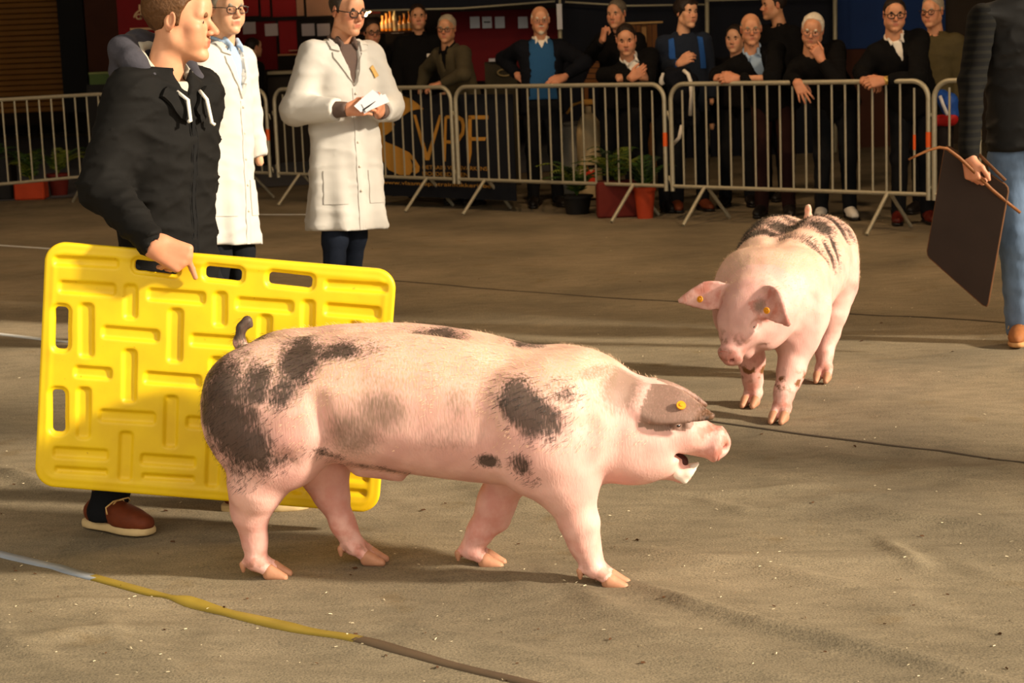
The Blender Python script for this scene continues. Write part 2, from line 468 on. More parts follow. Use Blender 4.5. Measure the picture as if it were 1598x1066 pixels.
tag(strip('floor_tape', [G(-30, 381), G(60, 387), G(130, 392)], 0.05, m_tapew), 'thin white floor line at the left, farther back behind the man', 'tape')
tag(strip('floor_tape', [G(300, 333), G(420, 335), G(480, 335)], 0.04, m_tapew), 'faint white floor line between the two white-coated judges', 'tape')

# walls and roof of the hall (open towards the camera and, beside the ring, to the right)
m_dark = mat('dark wall', srgb(52, 44, 36), 0.9, 0.3, 2)
m_roof = mat('roof sheet', srgb(70, 66, 60), 0.9, 0.2, 3)
def slab(name, c, size, m, kind='structure'):
    return tag(MB().box(c, size).build(name, m), kind=kind)
slab('wall_back', (2, 36.2, 3.5), (44, 0.3, 7), m_dark)
slab('wall_left', (-15, 16, 3.5), (0.3, 40, 7), m_dark)
slab('wall_right', (9.5, 21.1, 3.5), (0.3, 29.9, 7), m_dark)
slab('trim_1', (9.5, 3.15, 3.5), (0.4, 0.42, 7), m_dark)  # unseen post added to cast a soft shadow across the carpet
slab('ceiling', (-2.7, 19.1, 7.1), (24.6, 34.4, 0.2), m_roof)
# ------------------------------------------------------------------ crowd barriers
m_galv = mat('galvanised steel', srgb(172, 164, 140), 0.45, 0.18, 40, metal=0.35, spec=0.5)
m_orange = mat('orange tape', srgb(225, 92, 30), 0.5)
FP0 = A(1.03, 15.33, 0)
def fence_pt(px, back=0.0, z=1.1):
    """point on the barrier line (moved back by back metres) seen at column px at height z"""
    o = FP0 + CN * back
    py = 130.0
    for _ in range(6):
        d = ray(px, py); k = ((o - cC) @ CN) / (d @ CN); p = cC + d * k
        # match the height
        s = FPX / ((p - cC) @ cF); py += (p[2] - z) * s
    return A(p[0], p[1], 0)
def barrier(p, q, nbars, label, tag_r=None, mid=False):
    p, q = A(*p), A(*q); e = unit(q - p); L = float(np.linalg.norm(q - p)); nrm = A(-e[1], e[0], 0)
    root = empty('crowd_barrier', p); root.rotation_euler = (0, 0, math.atan2(e[1], e[0]))
    tag(root, label, 'barrier', 'steel crowd barriers around the ring')
    H1, H0, r = 1.1, 0.285, 0.019
    R = 0.13; pts = [(0.0, 0, H0 - 0.04)]
    for i in range(9):
        a = math.pi - i * math.pi / 16; pts.append((R + R * math.cos(a), 0, H1 - R + R * math.sin(a)))
    for i in range(9):
        a = math.pi / 2 - i * math.pi / 16; pts.append((L - R + R * math.cos(a), 0, H1 - R + R * math.sin(a)))
    pts.append((L, 0, H0 - 0.04))
    MB().tube(pts, r, 10).build('frame', m_galv, root, True, 60)
    MB().tube([(0, 0, H0), (L, 0, H0)], 0.016, 8).build('bottom_rail', m_galv, root, True, 60)
    bm_ = None
    for i in range(nbars):
        x = L * (i + 1) / (nbars + 1)
        if bm_ is None:
            bm_ = MB().tube([(0, 0, H0), (0, 0, H1)], 0.0085, 6).build('bar', m_galv, root, True, 60); o = bm_
        else:
            o = link(bpy.data.objects.new('bar', bm_.data), root)
        o.location = (x, 0, 0)
        if x < R or x > L - R:
            o.scale = (1, 1, 0.94); o.location.z = H0 * 0.06
    for x in (0.33, L - 0.33):
        for sgn in (-1, 1):
            MB().tube([(x, sgn * 0.02, H0), (x, sgn * 0.31, 0.012)], 0.015, 8).build('foot', m_galv, root, True, 60)
    for z in (0.34, 0.86):
        MB().tube([(L, 0, z), (L + 0.035, 0, z), (L + 0.05, 0, z - 0.05)], 0.008, 6).build('coupling_hook', m_galv, root, True)
        MB().tube([(-0.006, -0.0, z - 0.01), (-0.03, 0, z - 0.01), (-0.035, 0, z + 0.03)], 0.008, 6).build('coupling_eye', m_galv, root, True)
    for x, z in (tag_r or []):
        MB().tube([(x, 0, z - 0.055), (x, 0, z + 0.055)], 0.0205 if x > L - 0.01 else 0.0105, 10).build('orange_band', m_orange, root, True, 60)
    return root
e1 = fence_pt(427); e2 = fence_pt(703); e3 = fence_pt(710); e4 = fence_pt(1036); e5 = fence_pt(1046); e6 = fence_pt(1449); e7 = fence_pt(1458)
e0 = fence_pt(414); e00 = e0 - CE * 2.25
barrier(e7, e7 + CE * 2.3, 18, 'rightmost steel crowd barrier, mostly hidden behind the man in jeans')
barrier(e5, e6, 19, 'steel crowd barrier with four men leaning on it, behind the far pig', [(float(np.linalg.norm(e6 - e5)), 0.68), (float(np.linalg.norm(e6 - e5)) * 0.95, 0.66)])
barrier(e3, e4, 18, 'steel crowd barrier in front of the man in the blue sweater', [(float(np.linalg.norm(e4 - e3)), 0.66)])
barrier(e1, e2, 18, 'steel crowd barrier behind the judge holding papers, covering half the gold letters')
barrier(e00, e0, 18, 'steel crowd barrier behind the cropped judge beside the black jacket', [(2.25, 0.66)])
d0 = W(170, 138.2, 19.2); d1 = W(-30, 145.5, 18.2)
d0[2] = d1[2] = 0
dd = unit(d1 - d0)
barrier(d0 + dd * 2.3, d0, 16, 'leftmost steel crowd barrier in front of the slatted wall and planters')

# ------------------------------------------------------------------ yellow pig board
def make_board():
    TL, TR, BL = W(72.5, 375.5, 5.72), W(619.5, 421.5, 5.72), W(49.5, 756, 5.72)
    U = unit(TR - TL); Nn = unit(np.cross(U, BL - TL)); V = np.cross(Nn, U)   # V points down the board
    if V[2] > 0: V = -V
    Wd = float(np.linalg.norm(TR - TL)); Hd = float((BL - TL) @ V)
    sc = Wd / 1169.0           # metres per crop pixel (crop measured at 2.131 px per photo px)
    ang = math.atan2(97, 1165); ca, sa = math.cos(ang), math.sin(ang)
    def uv(p):
        x, y = p[0] - 112, p[1] - 55
        return ((x * ca + y * sa) * sc, (-x * sa + y * ca) * sc)
    rec = [((145, 120), (345, 130), 17), ((160, 208), (330, 218), 22), ((455, 233), (627, 246), 22), ((750, 263), (920, 275), 22),
           ((1045, 200), (1238, 212), 17), ((1045, 282), (1210, 295), 22), ((300, 360), (470, 374), 22), ((594, 386), (763, 398), 22),
           ((202, 495), (307, 502), 21), ((436, 515), (606, 528), 22), ((280, 645), (450, 655), 22), ((573, 668), (740, 682), 22),
           ((120, 772), (288, 782), 20), ((120, 832), (287, 842), 12), ((414, 796), (583, 808), 20), ((414, 856), (580, 866), 12),
           ((708, 822), (870, 834), 20), ((705, 880), (870, 892), 12), ((1000, 845), (1165, 858), 20), ((995, 902), (1160, 914), 12),
           ((888, 412), (1057, 424), 22), ((730, 540), (900, 553), 22), ((1022, 565), (1190, 578), 22), ((867, 694), (1034, 708), 22), ((1100, 440), (1220, 448), 21)]
    ver = [((390, 210), (387, 305), 23), ((688, 235), (685, 330), 23), ((980, 262), (977, 355), 23), ((240, 275), (235, 435), 25),
           ((538, 292), (530, 452), 25), ((380, 430), (373, 590), 24), ((670, 455), (662, 615), 24), ((222, 560), (215, 715), 24),
           ((515, 588), (507, 745), 24), ((360, 712), (350, 860), 24), ((655, 735), (645, 882), 24), ((945, 760), (935, 905), 24),
           ((836, 312), (828, 472), 24), ((964, 480), (956, 640), 24), ((805, 612), (797, 770), 24), ((1098, 640), (1090, 795), 24), ((1135, 335), (1128, 430), 23)]
    holes = [((414, 135), (538, 149), 18), ((650, 158), (750, 168), 20), ((860, 178), (984, 191), 20), ((156, 287), (150, 408), 22), ((135, 569), (131, 692), 22)]
    def cap(u, v, a, b, r):
        a, b = uv(a), uv(b); r *= sc
        dx, dy = b[0] - a[0], b[1] - a[1]; L = math.hypot(dx, dy); ux, uy = dx / L, dy / L
        # capsule ends lie inside the measured ends
        s_ = ((u - a[0]) * ux + (v - a[1]) * uy) - L / 2; t_ = (u - a[0]) * -uy + (v - a[1]) * ux
        qx = np.abs(s_) - (L / 2 - r * 0.15); qy = np.abs(t_) - r * 0.35
        return np.sqrt(np.maximum(qx, 0) ** 2 + np.maximum(qy, 0) ** 2) + np.minimum(np.maximum(qx, qy), 0) - r * 0.65
    h = 0.0042
    us = np.arange(-0.02, Wd + 0.02, h); vs = np.arange(-0.02, Hd + 0.02, h); hw = 0.0036; ws = np.arange(-0.030, 0.0301, hw)
    u, v = np.meshgrid(us, vs, indexing='ij')
    rr = 0.062
    qx = np.abs(u - Wd / 2) - Wd / 2 + rr; qy = np.abs(v - Hd / 2) - Hd / 2 + rr
    out = np.sqrt(np.maximum(qx, 0) ** 2 + np.maximum(qy, 0) ** 2) + np.minimum(np.maximum(qx, qy), 0) - rr
    hole = np.full(u.shape, 9.0); depth = np.zeros(u.shape)
    for a, b, r in holes: hole = np.minimum(hole, cap(u, v, a, b, r))
    for a, b, r in rec + ver:
        d = cap(u, v, a, b, r)
        depth = np.maximum(depth, 0.0095 * (lambda q: q * q * (3 - 2 * q))(np.clip((0.005 - d) / 0.015, 0, 1)))
    rim = np.clip((0.015 - hole) / 0.010, 0, 1); depth = np.maximum(depth, 0.007 * rim * rim * (3 - 2 * rim))
    edge = np.clip((out + 0.028) / 0.020, 0, 1)
    thick = 0.0165 - 0.004 * np.clip((out + 0.012) / 0.012, 0, 1) ** 2 - depth + 0.002 * np.clip(1 - np.abs(out + 0.03) / 0.012, 0, 1)
    Wg = ws[None, None, :]
    D = np.maximum(np.maximum(np.abs(Wg) - thick[..., None], out[..., None]), -hole[..., None])
    P, Q = surfnet(D.astype(np.float32), np.zeros(3), 1.0)
    P = np.stack([us[0] + P[:, 0] * h, vs[0] + P[:, 1] * h, ws[0] + P[:, 2] * hw], 1)
    toward = Nn if Nn[1] < 0 else -Nn
    X = P[:, :1] * U + P[:, 1:2] * V - P[:, 2:3] * toward
    if np.linalg.det(np.stack([U, V, -toward])) < 0: Q = Q[:, ::-1]
    m = bpy.data.materials.new('yellow plastic'); t, b = nt(m); N, L = t.nodes, t.links
    tc = N.new('ShaderNodeTexCoord'); n1 = N.new('ShaderNodeTexNoise'); n1.inputs['Scale'].default_value = 7; n1.inputs['Detail'].default_value = 6
    L.new(tc.outputs['Object'], n1.inputs['Vector'])
    r = N.new('ShaderNodeValToRGB'); e = r.color_ramp.elements
    e[0].position = 0.3; e[0].color = (*srgb(220, 180, 8), 1); e[1].position = 0.62; e[1].color = (*srgb(234, 198, 10), 1)
    L.new(n1.outputs['Fac'], r.inputs['Fac'])
    n2 = N.new('ShaderNodeTexNoise'); n2.inputs['Scale'].default_value = 55; n2.inputs['Detail'].default_value = 4; L.new(tc.outputs['Object'], n2.inputs['Vector'])
    r2 = N.new('ShaderNodeValToRGB'); e = r2.color_ramp.elements
    e[0].position = 0.70; e[0].color = (1, 1, 1, 1); e[1].position = 0.78; e[1].color = (0.55, 0.42, 0.2, 1); L.new(n2.outputs['Fac'], r2.inputs['Fac'])
    mx = N.new('ShaderNodeMix'); mx.data_type = 'RGBA'; mx.blend_type = 'MULTIPLY'; mx.inputs['Factor'].default_value = 0.8
    L.new(r.outputs['Color'], mx.inputs['A']); L.new(r2.outputs['Color'], mx.inputs['B']); L.new(mx.outputs['Result'], b.inputs['Base Color'])
    b.inputs['Roughness'].default_value = 0.48; b.inputs['Specular IOR Level'].default_value = 0.45
    o = mesh_np('pig_board', X, Q, m); o.location = TL
    tag(o, 'bright yellow moulded plastic pig board with handle slots, held behind the spotted pig', 'pig board')
    return o, TL, U, V, toward, sc, uv
board, BTL, BU, BV, BN, BSC, board_uv = make_board()
def on_board(cx, cy, out=0.0):
    """point on the yellow board at measured crop position"""
    a, b = board_uv((cx, cy)); return BTL + BU * a + BV * b + BN * out
# ------------------------------------------------------------------ pigs
def pig_material(name, pink=(216, 163, 152), tan=(204, 172, 134)):
    m = bpy.data.materials.new(name); t, b = nt(m); N, L = t.nodes, t.links
    tc = N.new('ShaderNodeTexCoord')
    def attr(n):
        a = N.new('ShaderNodeAttribute'); a.attribute_name = n; return a.outputs['Fac']
    def noise(sc, det, st=(1, 1, 1), rot=(0, 0, 0)):
        mp = N.new('ShaderNodeMapping'); mp.inputs['Scale'].default_value = st; mp.inputs['Rotation'].default_value = rot
        L.new(tc.outputs['Object'], mp.inputs['Vector'])
        n_ = N.new('ShaderNodeTexNoise'); n_.inputs['Scale'].default_value = sc; n_.inputs['Detail'].default_value = det
        L.new(mp.outputs['Vector'], n_.inputs['Vector']); return n_.outputs['Fac']
    def mth(op, a, c):
        x = N.new('ShaderNodeMath'); x.operation = op
        for i, q in enumerate((a, c)):
            if isinstance(q, (int, float)): x.inputs[i].default_value = q
            else: L.new(q, x.inputs[i])
        return x.outputs[0]
    def step(v, lo, hi):
        x = N.new('ShaderNodeMapRange'); x.interpolation_type = 'SMOOTHSTEP'; x.inputs['From Min'].default_value = lo; x.inputs['From Max'].default_value = hi
        L.new(v, x.inputs['Value']); return x.outputs['Result']
    def mix(a, c, f):
        x = N.new('ShaderNodeMix'); x.data_type = 'RGBA'
        for k, q in (('A', a), ('B', c)):
            if isinstance(q, tuple): x.inputs[k].default_value = (*q, 1)
            else: L.new(q, x.inputs[k])
        if isinstance(f, float): x.inputs['Factor'].default_value = f
        else: L.new(f, x.inputs['Factor'])
        return x.outputs['Result']
    hair = noise(190, 3, (1.0, 1, 0.20), (0, 0.9, 0))       # fine streaks along the coat
    blot = noise(9, 5)
    c = mix(srgb(*pink), srgb(min(255, pink[0] + 18), pink[1] + 22, pink[2] + 20), step(blot, 0.35, 0.65))
    c = mix(c, srgb(196, 118, 100), mth('MULTIPLY', attr('red'), step(noise(22, 4), 0.35, 0.7)))
    c = mix(c, srgb(*tan), mth('MULTIPLY', attr('tan'), step(hair, 0.30, 0.70)))
    gr = mth('ADD', attr('grey'), mth('MULTIPLY', mth('SUBTRACT', hair, 0.5), 0.55))
    c = mix(c, srgb(112, 92, 74), mth('MULTIPLY', step(gr, 0.35, 0.95), 0.8))
    sp = mth('ADD', mth('ADD', attr('spot'), mth('MULTIPLY', mth('SUBTRACT', hair, 0.5), 0.75)), mth('MULTIPLY', mth('SUBTRACT', noise(17, 5), 0.5), 0.85))
    c = mix(c, srgb(54, 44, 35), mth('MULTIPLY', step(sp, 0.40, 0.86), 0.92))
    dirt = mth('MULTIPLY', attr('dirt'), step(noise(30, 5), 0.48, 0.62))
    c = mix(c, srgb(120, 78, 42), dirt)
    L.new(c, b.inputs['Base Color'])
    b.inputs['Roughness'].default_value = 0.55; b.inputs['Specular IOR Level'].default_value = 0.35
    b.inputs['Subsurface Weight'].default_value = 0.12; b.inputs['Subsurface Radius'].default_value = (0.02, 0.008, 0.005); b.inputs['Subsurface Scale'].default_value = 0.4
    bp = N.new('ShaderNodeBump'); bp.inputs['Strength'].default_value = 0.25; bp.inputs['Distance'].default_value = 0.004
    L.new(hair, bp.inputs['Height']); L.new(bp.outputs['Normal'], b.inputs['Normal'])
    return m
m_hoof = mat('hoof horn', srgb(184, 132, 102), 0.5, 0.35, 40)
m_eye = mat('dark wet eye', srgb(24, 16, 12), 0.1, 0.1, 20, spec=0.8)
m_eartag = mat('orange ear tag', srgb(232, 152, 30), 0.4)
m_tusk = mat('ivory foam', srgb(236, 224, 208), 0.4)
m_mouth = mat('mouth dark red', srgb(70, 34, 28), 0.6)
m_bristle_l = mat('pale bristle', srgb(222, 184, 148), 0.5)
m_bristle_d = mat('black bristle', srgb(34, 26, 20), 0.5)
m_snoutskin = mat('snout pink', srgb(206, 126, 112), 0.45, 0.2, 50)

def make_pig(label, O, head_deg, legs, hpos, hyaw, hpitch, ears, spots, mouth_open, tailpts, seed, neckbend=None, sc=1.0, hroll=0.0):
    """local frame: x forward, y to the pig's left, z up. legs: list of (points, radii, hoof_dir, side)"""
    s = S()
    sec = [(-0.615, .605, .40, .10), (-0.55, .655, .37, .17), (-0.45, .698, .355, .215), (-0.30, .716, .345, .232), (-0.10, .720, .315, .225), (0.05, .708, .295, .222),
           (0.22, .688, .280, .218), (0.36, .662, .275, .215), (0.47, .648, .30, .19), (0.56, .625, .33, .155)]
    if neckbend is None: neckbend = lambda x: (0.0, 0.0)
    st = [(x, neckbend(x)[0], (zt + zb) / 2 + neckbend(x)[1], w, (zt - zb) / 2) for x, zt, zb, w in sec]
    s.loft((0, 0, 0), (0, 1, 0), (0, 0, 1), (1, 0, 0), st, k=0.03, n=2.25, endr=0.10)
    for sy in (-1, 1):                                   # hams, loins, shoulders
        s.el((-0.475, sy * 0.105, .495), (.185, .128, .205), 0.05)
        s.el((-0.41, sy * 0.125, .41), (.12, .095, .13), 0.05)
        s.el((-0.16, sy * 0.095, .640), (.36, .080, .083), 0.05)
        s.el((0.36, sy * 0.115, .475), (.13, .105, .17), 0.06)
        s.el((0.33, sy * 0.14, .39), (.10, .075, .12), 0.05)
    s.chain([(-.50, 0, .735), (-.35, 0, .742), (.05, 0, .742), (.25, 0, .715), (.38, 0, .69)], [.022, .044, .044, .036, .020], 0.035, 's')    # groove down the back
    s.rc((-0.40, -0.235, .385), (-0.255, -0.235, .42), .018, .012, 0.04, 's'); s.rc((-0.255, -0.235, .42), (-0.27, -0.24, .56), .010, .008, 0.05, 's')
    s.rc((-0.40, 0.235, .385), (-0.255, 0.235, .42), .018, .012, 0.04, 's')
    s.rc((0.205, -0.235, .36), (0.235, -0.235, .52), .012, .010, 0.05, 's'); s.rc((0.205, 0.235, .36), (0.235, 0.235, .52), .012, .010, 0.05, 's')
    s.rc((-0.22, 0, .325), (-0.12, 0, .305), .035, .024, 0.06)       # sheath
    s.rc((-0.13, 0, .300), (-0.105, 0, .288), .016, .010, 0.012)
    for q in (-1, 1):
        s.chain([(-.255, q * .236, .42), (-.20, q * .240, .38), (-.10, q * .232, .345), (.10, q * .226, .325), (.20, q * .225, .335)], [.010, .010, .008, .007, .004], 0.035, 's')
        s.el((-.36, q * .185, .47), (.075, .055, .075), 0.05); s.el((-.545, q * .13, .58), (.07, .075, .07), 0.05)
        s.chain([(-.46, q * .240, .335), (-.40, q * .235, .350), (-.36, q * .225, .365)], [.010, .012, .008], 0.03, 's')
        s.el((.42, q * .155, .40), (.05, .055, .085), 0.05); s.el((.27, q * .165, .52), (.06, .05, .09), 0.05)
        s.chain([(.49, q * .20, .58), (.50, q * .205, .48), (.49, q * .20, .38)], [.006, .010, .006], 0.05, 's')
    for pts, rs, hd, sy in legs:
        s.chain(pts, rs, 0.035)
    for i, (pts, rs, hd, sy) in enumerate(legs):          # hock points behind, wrists in front
        k_ = A(*pts[2])
        if i < 2: s.rc(k_ + A(-.030, 0, .055), k_ + A(-.028, 0, .03), .024, .026, 0.03)
        else: s.rc(k_ + A(.012, 0, -.01), k_ + A(.010, 0, -.05), .036, .032, 0.03)
    hooves = []
    for pts, rs, hd, sy in legs:                          # two toes and two dew claws each
        f = A(*pts[-1]); d = unit(A(hd[0], hd[1], 0)); l = A(-d[1], d[0], 0)
        for q in (-1, 1):
            a = f + l * q * 0.018; b = f + d * 0.050 + l * q * 0.021; b[2] = 0.026
            s.rc(a, b, 0.022, 0.019, 0.012)
            hooves.append((b + d * 0.006, d, l * q))
            back = f - d * 0.036 + l * q * 0.020 + A(0, 0, -0.006)
            s.rc(f + A(0, 0, 0.018), back, 0.016, 0.009, 0.012)
            hooves.append((back - A(0, 0, 0.006), None, None))
    # head
    HR = rotz(hyaw) @ roty(hpitch) @ rotx(hroll); s.M = frame4(HR, hpos)
    s.el((-.01, 0, .0), (.135, .098, .108), 0.05)
    s.rc((-.06, 0, -.02), tuple(HR.T @ (A(0.42, 0, .48) - A(*hpos))), .125, .17, 0.07)
    for sy in (-1, 1):
        s.el((-.015, sy * .06, -.075), (.105, .055, .078), 0.05)
        s.el((.055, sy * .058, .045), (.045, .03, .03), 0.03)
        s.el((.085, sy * .052, .005), (.05, .03, .04), 0.03)
    s.el((-.075, 0, -.095), (.13, .095, .085), 0.06)
    s.rc((.05, 0, .005), (.185, 0, -.012), .070, .045, 0.035)
    s.el((.192, 0, -.012), (.02, .050, .052), 0.012)
    jo = mouth_open
    s.rc((.0, 0, -.085), (.115, 0, -.082 - jo), .058, .030, 0.03)
    if jo > 0:
        s.box((.140, 0, -.056 - jo * 0.35), (.052, .09, .0055 + jo * 0.12), 0.004, 0.006, 's', roty(math.radians(12)))
    else:
        s.chain([(.07, -.082, -.075), (.12, -.062, -.060), (.17, -.048, -.048)], [.003, .005, .004], 0.012, 's'); s.chain([(.07, .082, -.075), (.12, .062, -.060), (.17, .048, -.048)], [.003, .005, .004], 0.012, 's')
    for sy in (-1, 1):
        s.rc((.200, sy * .017, -.010), (.220, sy * .021, -.010), .0095, .0105, 0.004, 's')
        s.el((.075, sy * .085, .032), (.024, .018, .016), 0.015, 's')
        s.el((.072, sy * .073, .032), (.017, .014, .014), 0.006)
    for base, tip, nrm, wid, curl in ears:                # thin leaf-shaped ears
        base, tip = A(*base), A(*tip); x = unit(tip - base); z = unit(A(*nrm) - x * (A(*nrm) @ x)); y = np.cross(z, x); Le = np.linalg.norm(tip - base)
        def earf(X, Y, Z, base=HR @ base + A(*hpos), x=HR @ x, y=HR @ y, z=HR @ z, Le=Le, wid=wid, curl=curl):
            px, py, pz = X - base[0], Y - base[1], Z - base[2]
            u = (px * x[0] + py * x[1] + pz * x[2]) / Le; v = px * y[0] + py * y[1] + pz * y[2]; w = px * z[0] + py * z[1] + pz * z[2]
            hw_ = wid * np.sqrt(np.clip(np.clip(u + 0.12, 0, 1) * 1.9, 0, 1)) * np.clip(1.04 - np.clip(u, 0, 2) ** 1.7, 0.02, 1)
            sheet = w + curl[0] * (v / wid) ** 2 * 0.5 * (1 - 0.5 * u) + curl[1] * np.clip(u, 0, 1.3) ** 2
            d2 = np.maximum(np.maximum(np.abs(v) - hw_, (np.abs(u - 0.48) - 0.52) * Le), 0)
            return np.sqrt(d2 ** 2 + sheet ** 2) * 0.85 - 0.0068
        c = HR @ ((base + tip) / 2) + A(*hpos); e = Le * 0.62 + wid
        s.fn(earf, c - e, c + e, 0.022)
    s.M = np.eye(4)
    if tailpts: s.chain(tailpts, [.022, .017, .014, .012, .009][:len(tailpts)], 0.015)
    V, Q = s.build(0.0075, disp=lambda X, Y, Z: 0.0016 * wob(X, Y, Z, 26.0))
    # colour fields
    def ellip(x, z, b):
        cx, cz, rx, rz, rot = b[:5]; c, q = math.cos(rot), math.sin(rot)
        a = (x - cx) * c + (z - cz) * q; d = -(x - cx) * q + (z - cz) * c
        return np.sqrt((a / rx) ** 2 + (d / rz) ** 2)
    x, y, z = V.T; spot = np.zeros(len(V)); grey = np.zeros(len(V))
    for b in spots:
        side, strength, kind = b[5], b[6], b[7]
        f = np.clip(1.35 - 0.75 * ellip(x, z, b), 0, 1) * strength
        if side: f = f * np.clip(0.5 + side * y / 0.06, 0, 1)
        if kind == 's': spot = np.maximum(spot, f)
        else: grey = np.maximum(grey, f)
    q = (V - A(*hpos)) @ HR
    inear = np.zeros(len(V), bool); eartip = np.zeros(len(V))
    for base, tip, nrm, wid, curl in ears:
        base, tip = A(*base), A(*tip); xx = unit(tip - base); t = ((q - base) @ xx) / np.linalg.norm(tip - base)
        dd_ = np.linalg.norm(q - base - np.clip(t, 0, 1)[:, None] * (tip - base), axis=1)
        inear |= (t > 0.12) & (dd_ < wid * 1.15); eartip = np.maximum(eartip, np.clip((t - .66) / .2, 0, 1) * (dd_ < wid))
    red = np.clip(1 - z / 0.26, 0, 1) * 0.7 + np.clip((q[:, 0] - .09) / .1, 0, 1) * 0.8 + np.clip((.40 - z) / .1, 0, 1) * np.clip((np.abs(x) < .45), 0, 1) * np.clip(1 - np.abs(y) / .2, 0, 1) * 0.3
    tan = np.clip((z - .46) / .18, 0, 1) * (x < 0.55) * 0.85
    dirt = np.clip(1 - z / 0.10, 0, 1) * 0.9 + (seed == 2) * 1.2 * np.exp(-((z - .15) / .035) ** 2) * (x > .1) + np.clip((q[:, 0] - .10) / .05, 0, 1) * (q[:, 2] > 0) * 0.5
    if seed == 2: grey = np.maximum(grey, np.clip(1.5 - np.linalg.norm((q - A(.0, .075, .06)) / A(.05, .045, .03), axis=1), 0, 1)); grey = np.maximum(grey, .8 * np.clip(1.5 - np.linalg.norm((q - A(.03, -.085, .02)) / A(.09, .03, .05), axis=1), 0, 1))  # last patch puts the shade on the right cheek into the coat colour
    bodymat = pig_material('pig hide %d' % seed)
    o = mesh_np('pig', V, Q, bodymat)
    fattr(o, 'spot', np.maximum(spot, eartip * .62 if seed == 1 else 0)); fattr(o, 'grey', np.maximum(grey, inear * (0.9 if seed == 1 else 0.0))); fattr(o, 'red', np.clip(red + (inear * 0.8 if seed == 2 else 0), 0, 1)); fattr(o, 'tan', tan); fattr(o, 'dirt', np.clip(dirt, 0, 1))
    o.location = (O[0], O[1], 0); o.rotation_euler = (0, 0, math.radians(head_deg)); o.scale = (sc,) * 3
    tag(o, label, 'pig')
    for p, d, l in hooves:
        t_ = S()
        if d is None: t_.rc(p + A(0, 0, .004), p - A(0, 0, .016), .011, .006)
        else:
            t_.rc(p - d * 0.010 + l * 0.0 + A(0, 0, 0.004), p + d * 0.034 - A(0, 0, .013), .0198, .0095, 0.01)
            t_.rc(p - d * 0.014 - A(0, 0, .008), p + d * 0.034 - A(0, 0, .016), .017, .008, 0.01)
        vv, qq = t_.build(0.0045); vv[:, 2] = np.maximum(vv[:, 2], 0.001)
        mesh_np('hoof' if d is not None else 'dew_claw', vv, qq, m_hoof, o)
    hp = A(*hpos)
    for sy in (-1, 1):
        t_ = S(); t_.M = frame4(HR, hp); t_.el((.079, sy * .0765, .031), (.0095, .008, .0058)); vv, qq = t_.build(0.003); mesh_np('eye', vv, qq, m_eye, o)
    t_ = S(); t_.M = frame4(HR, hp)
    t_.el((.204, 0, -.012), (.0115, .044, .046), 0.004)
    for sy in (-1, 1): t_.rc((.205, sy * .018, -.010), (.230, sy * .021, -.012), .0085, .0105, 0.004, 's')
    vv, qq = t_.build(0.0035); mesh_np('snout_disc', vv, qq, m_snoutskin, o)
    if jo > 0:
        t_ = S(); t_.M = frame4(HR, hp); t_.rc((.05, 0, -.064 - jo * .3), (.105, 0, -.068 - jo * .55), .036, .022); vv, qq = t_.build(0.005); mesh_np('mouth', vv, qq, m_mouth, o)
        for sy in (-1, 1):
            t_ = S(); t_.M = frame4(HR, hp); t_.chain([(.105, sy * .026, -.082 - jo), (.135, sy * .030, -.070 - jo), (.152, sy * .034, -.052 - jo)], [.011, .009, .004]); t_.rc((.11, sy * .03, -.082 - jo), (.13, sy * .03, -.095 - jo), .009, .008)
            vv, qq = t_.build(0.004); mesh_np('tusk', vv, qq, m_tusk, o)['label'] = 'foam-white tusk and lip'
    # bristles: short hairs following the coat, one mesh for each colour
    rg = np.random.RandomState(seed)
    me = o.data; nrm = np.zeros(len(V) * 3, np.float32); me.vertices.foreach_get('normal', nrm); nrm = nrm.reshape(-1, 3)
    flow = np.stack([-np.ones(len(V)), np.zeros(len(V)), -0.55 - 0.6 * np.clip(-x, 0, 1)], 1)
    for nm, mt, msk, cnt, ln in (('pale_bristles', m_bristle_l, (spot < 0.35) & (grey < .3) & (z > .42) & (q[:, 0] < 0.02) & ~inear, 6500, 0.011), ('black_bristles', m_bristle_d, (spot > 0.30), 6500, 0.022)):
        ids = np.flatnonzero(msk)
        if len(ids) < 10: continue
        pick = rg.choice(ids, cnt); base = V[pick] + rg.normal(size=(cnt, 3)) * 0.003; n_ = nrm[pick]
        fl = flow[pick] + rg.normal(size=(cnt, 3)) * 0.25; fl = fl - n_ * (fl * n_).sum(1)[:, None]; fl /= np.linalg.norm(fl, axis=1)[:, None] + 1e-6
        w_ = np.cross(n_, fl); l_ = ln * rg.uniform(0.6, 1.3, cnt)[:, None]
        lift = 0.16 + 0.25 * np.clip(n_[:, 2:], 0, 1)
        a = base - n_ * 0.002 + w_ * 0.00045; b = base - n_ * 0.002 - w_ * 0.00045; c = base + fl * l_ + n_ * l_ * lift; d_ = base + fl * l_ * .5 + n_ * l_ * lift * .75
        vv = np.stack([a, b, d_ - w_ * .0003, c, d_ + w_ * .0003], 1).reshape(-1, 3); i = np.arange(cnt) * 5
        tri = np.concatenate([np.stack([i, i + 1, i + 2], 1), np.stack([i, i + 2, i + 4], 1), np.stack([i + 4, i + 2, i + 3], 1)])
        tag(mesh_np(nm, vv, tri, mt, o, False), kind='stuff')
    return o, HR, hp
tv = A(.976, -.219, 0); nv = A(.219, .976, 0)
P1O = A(-.226, 5.297, 0) - nv * 0.04
yN, yF = -0.085, 0.085
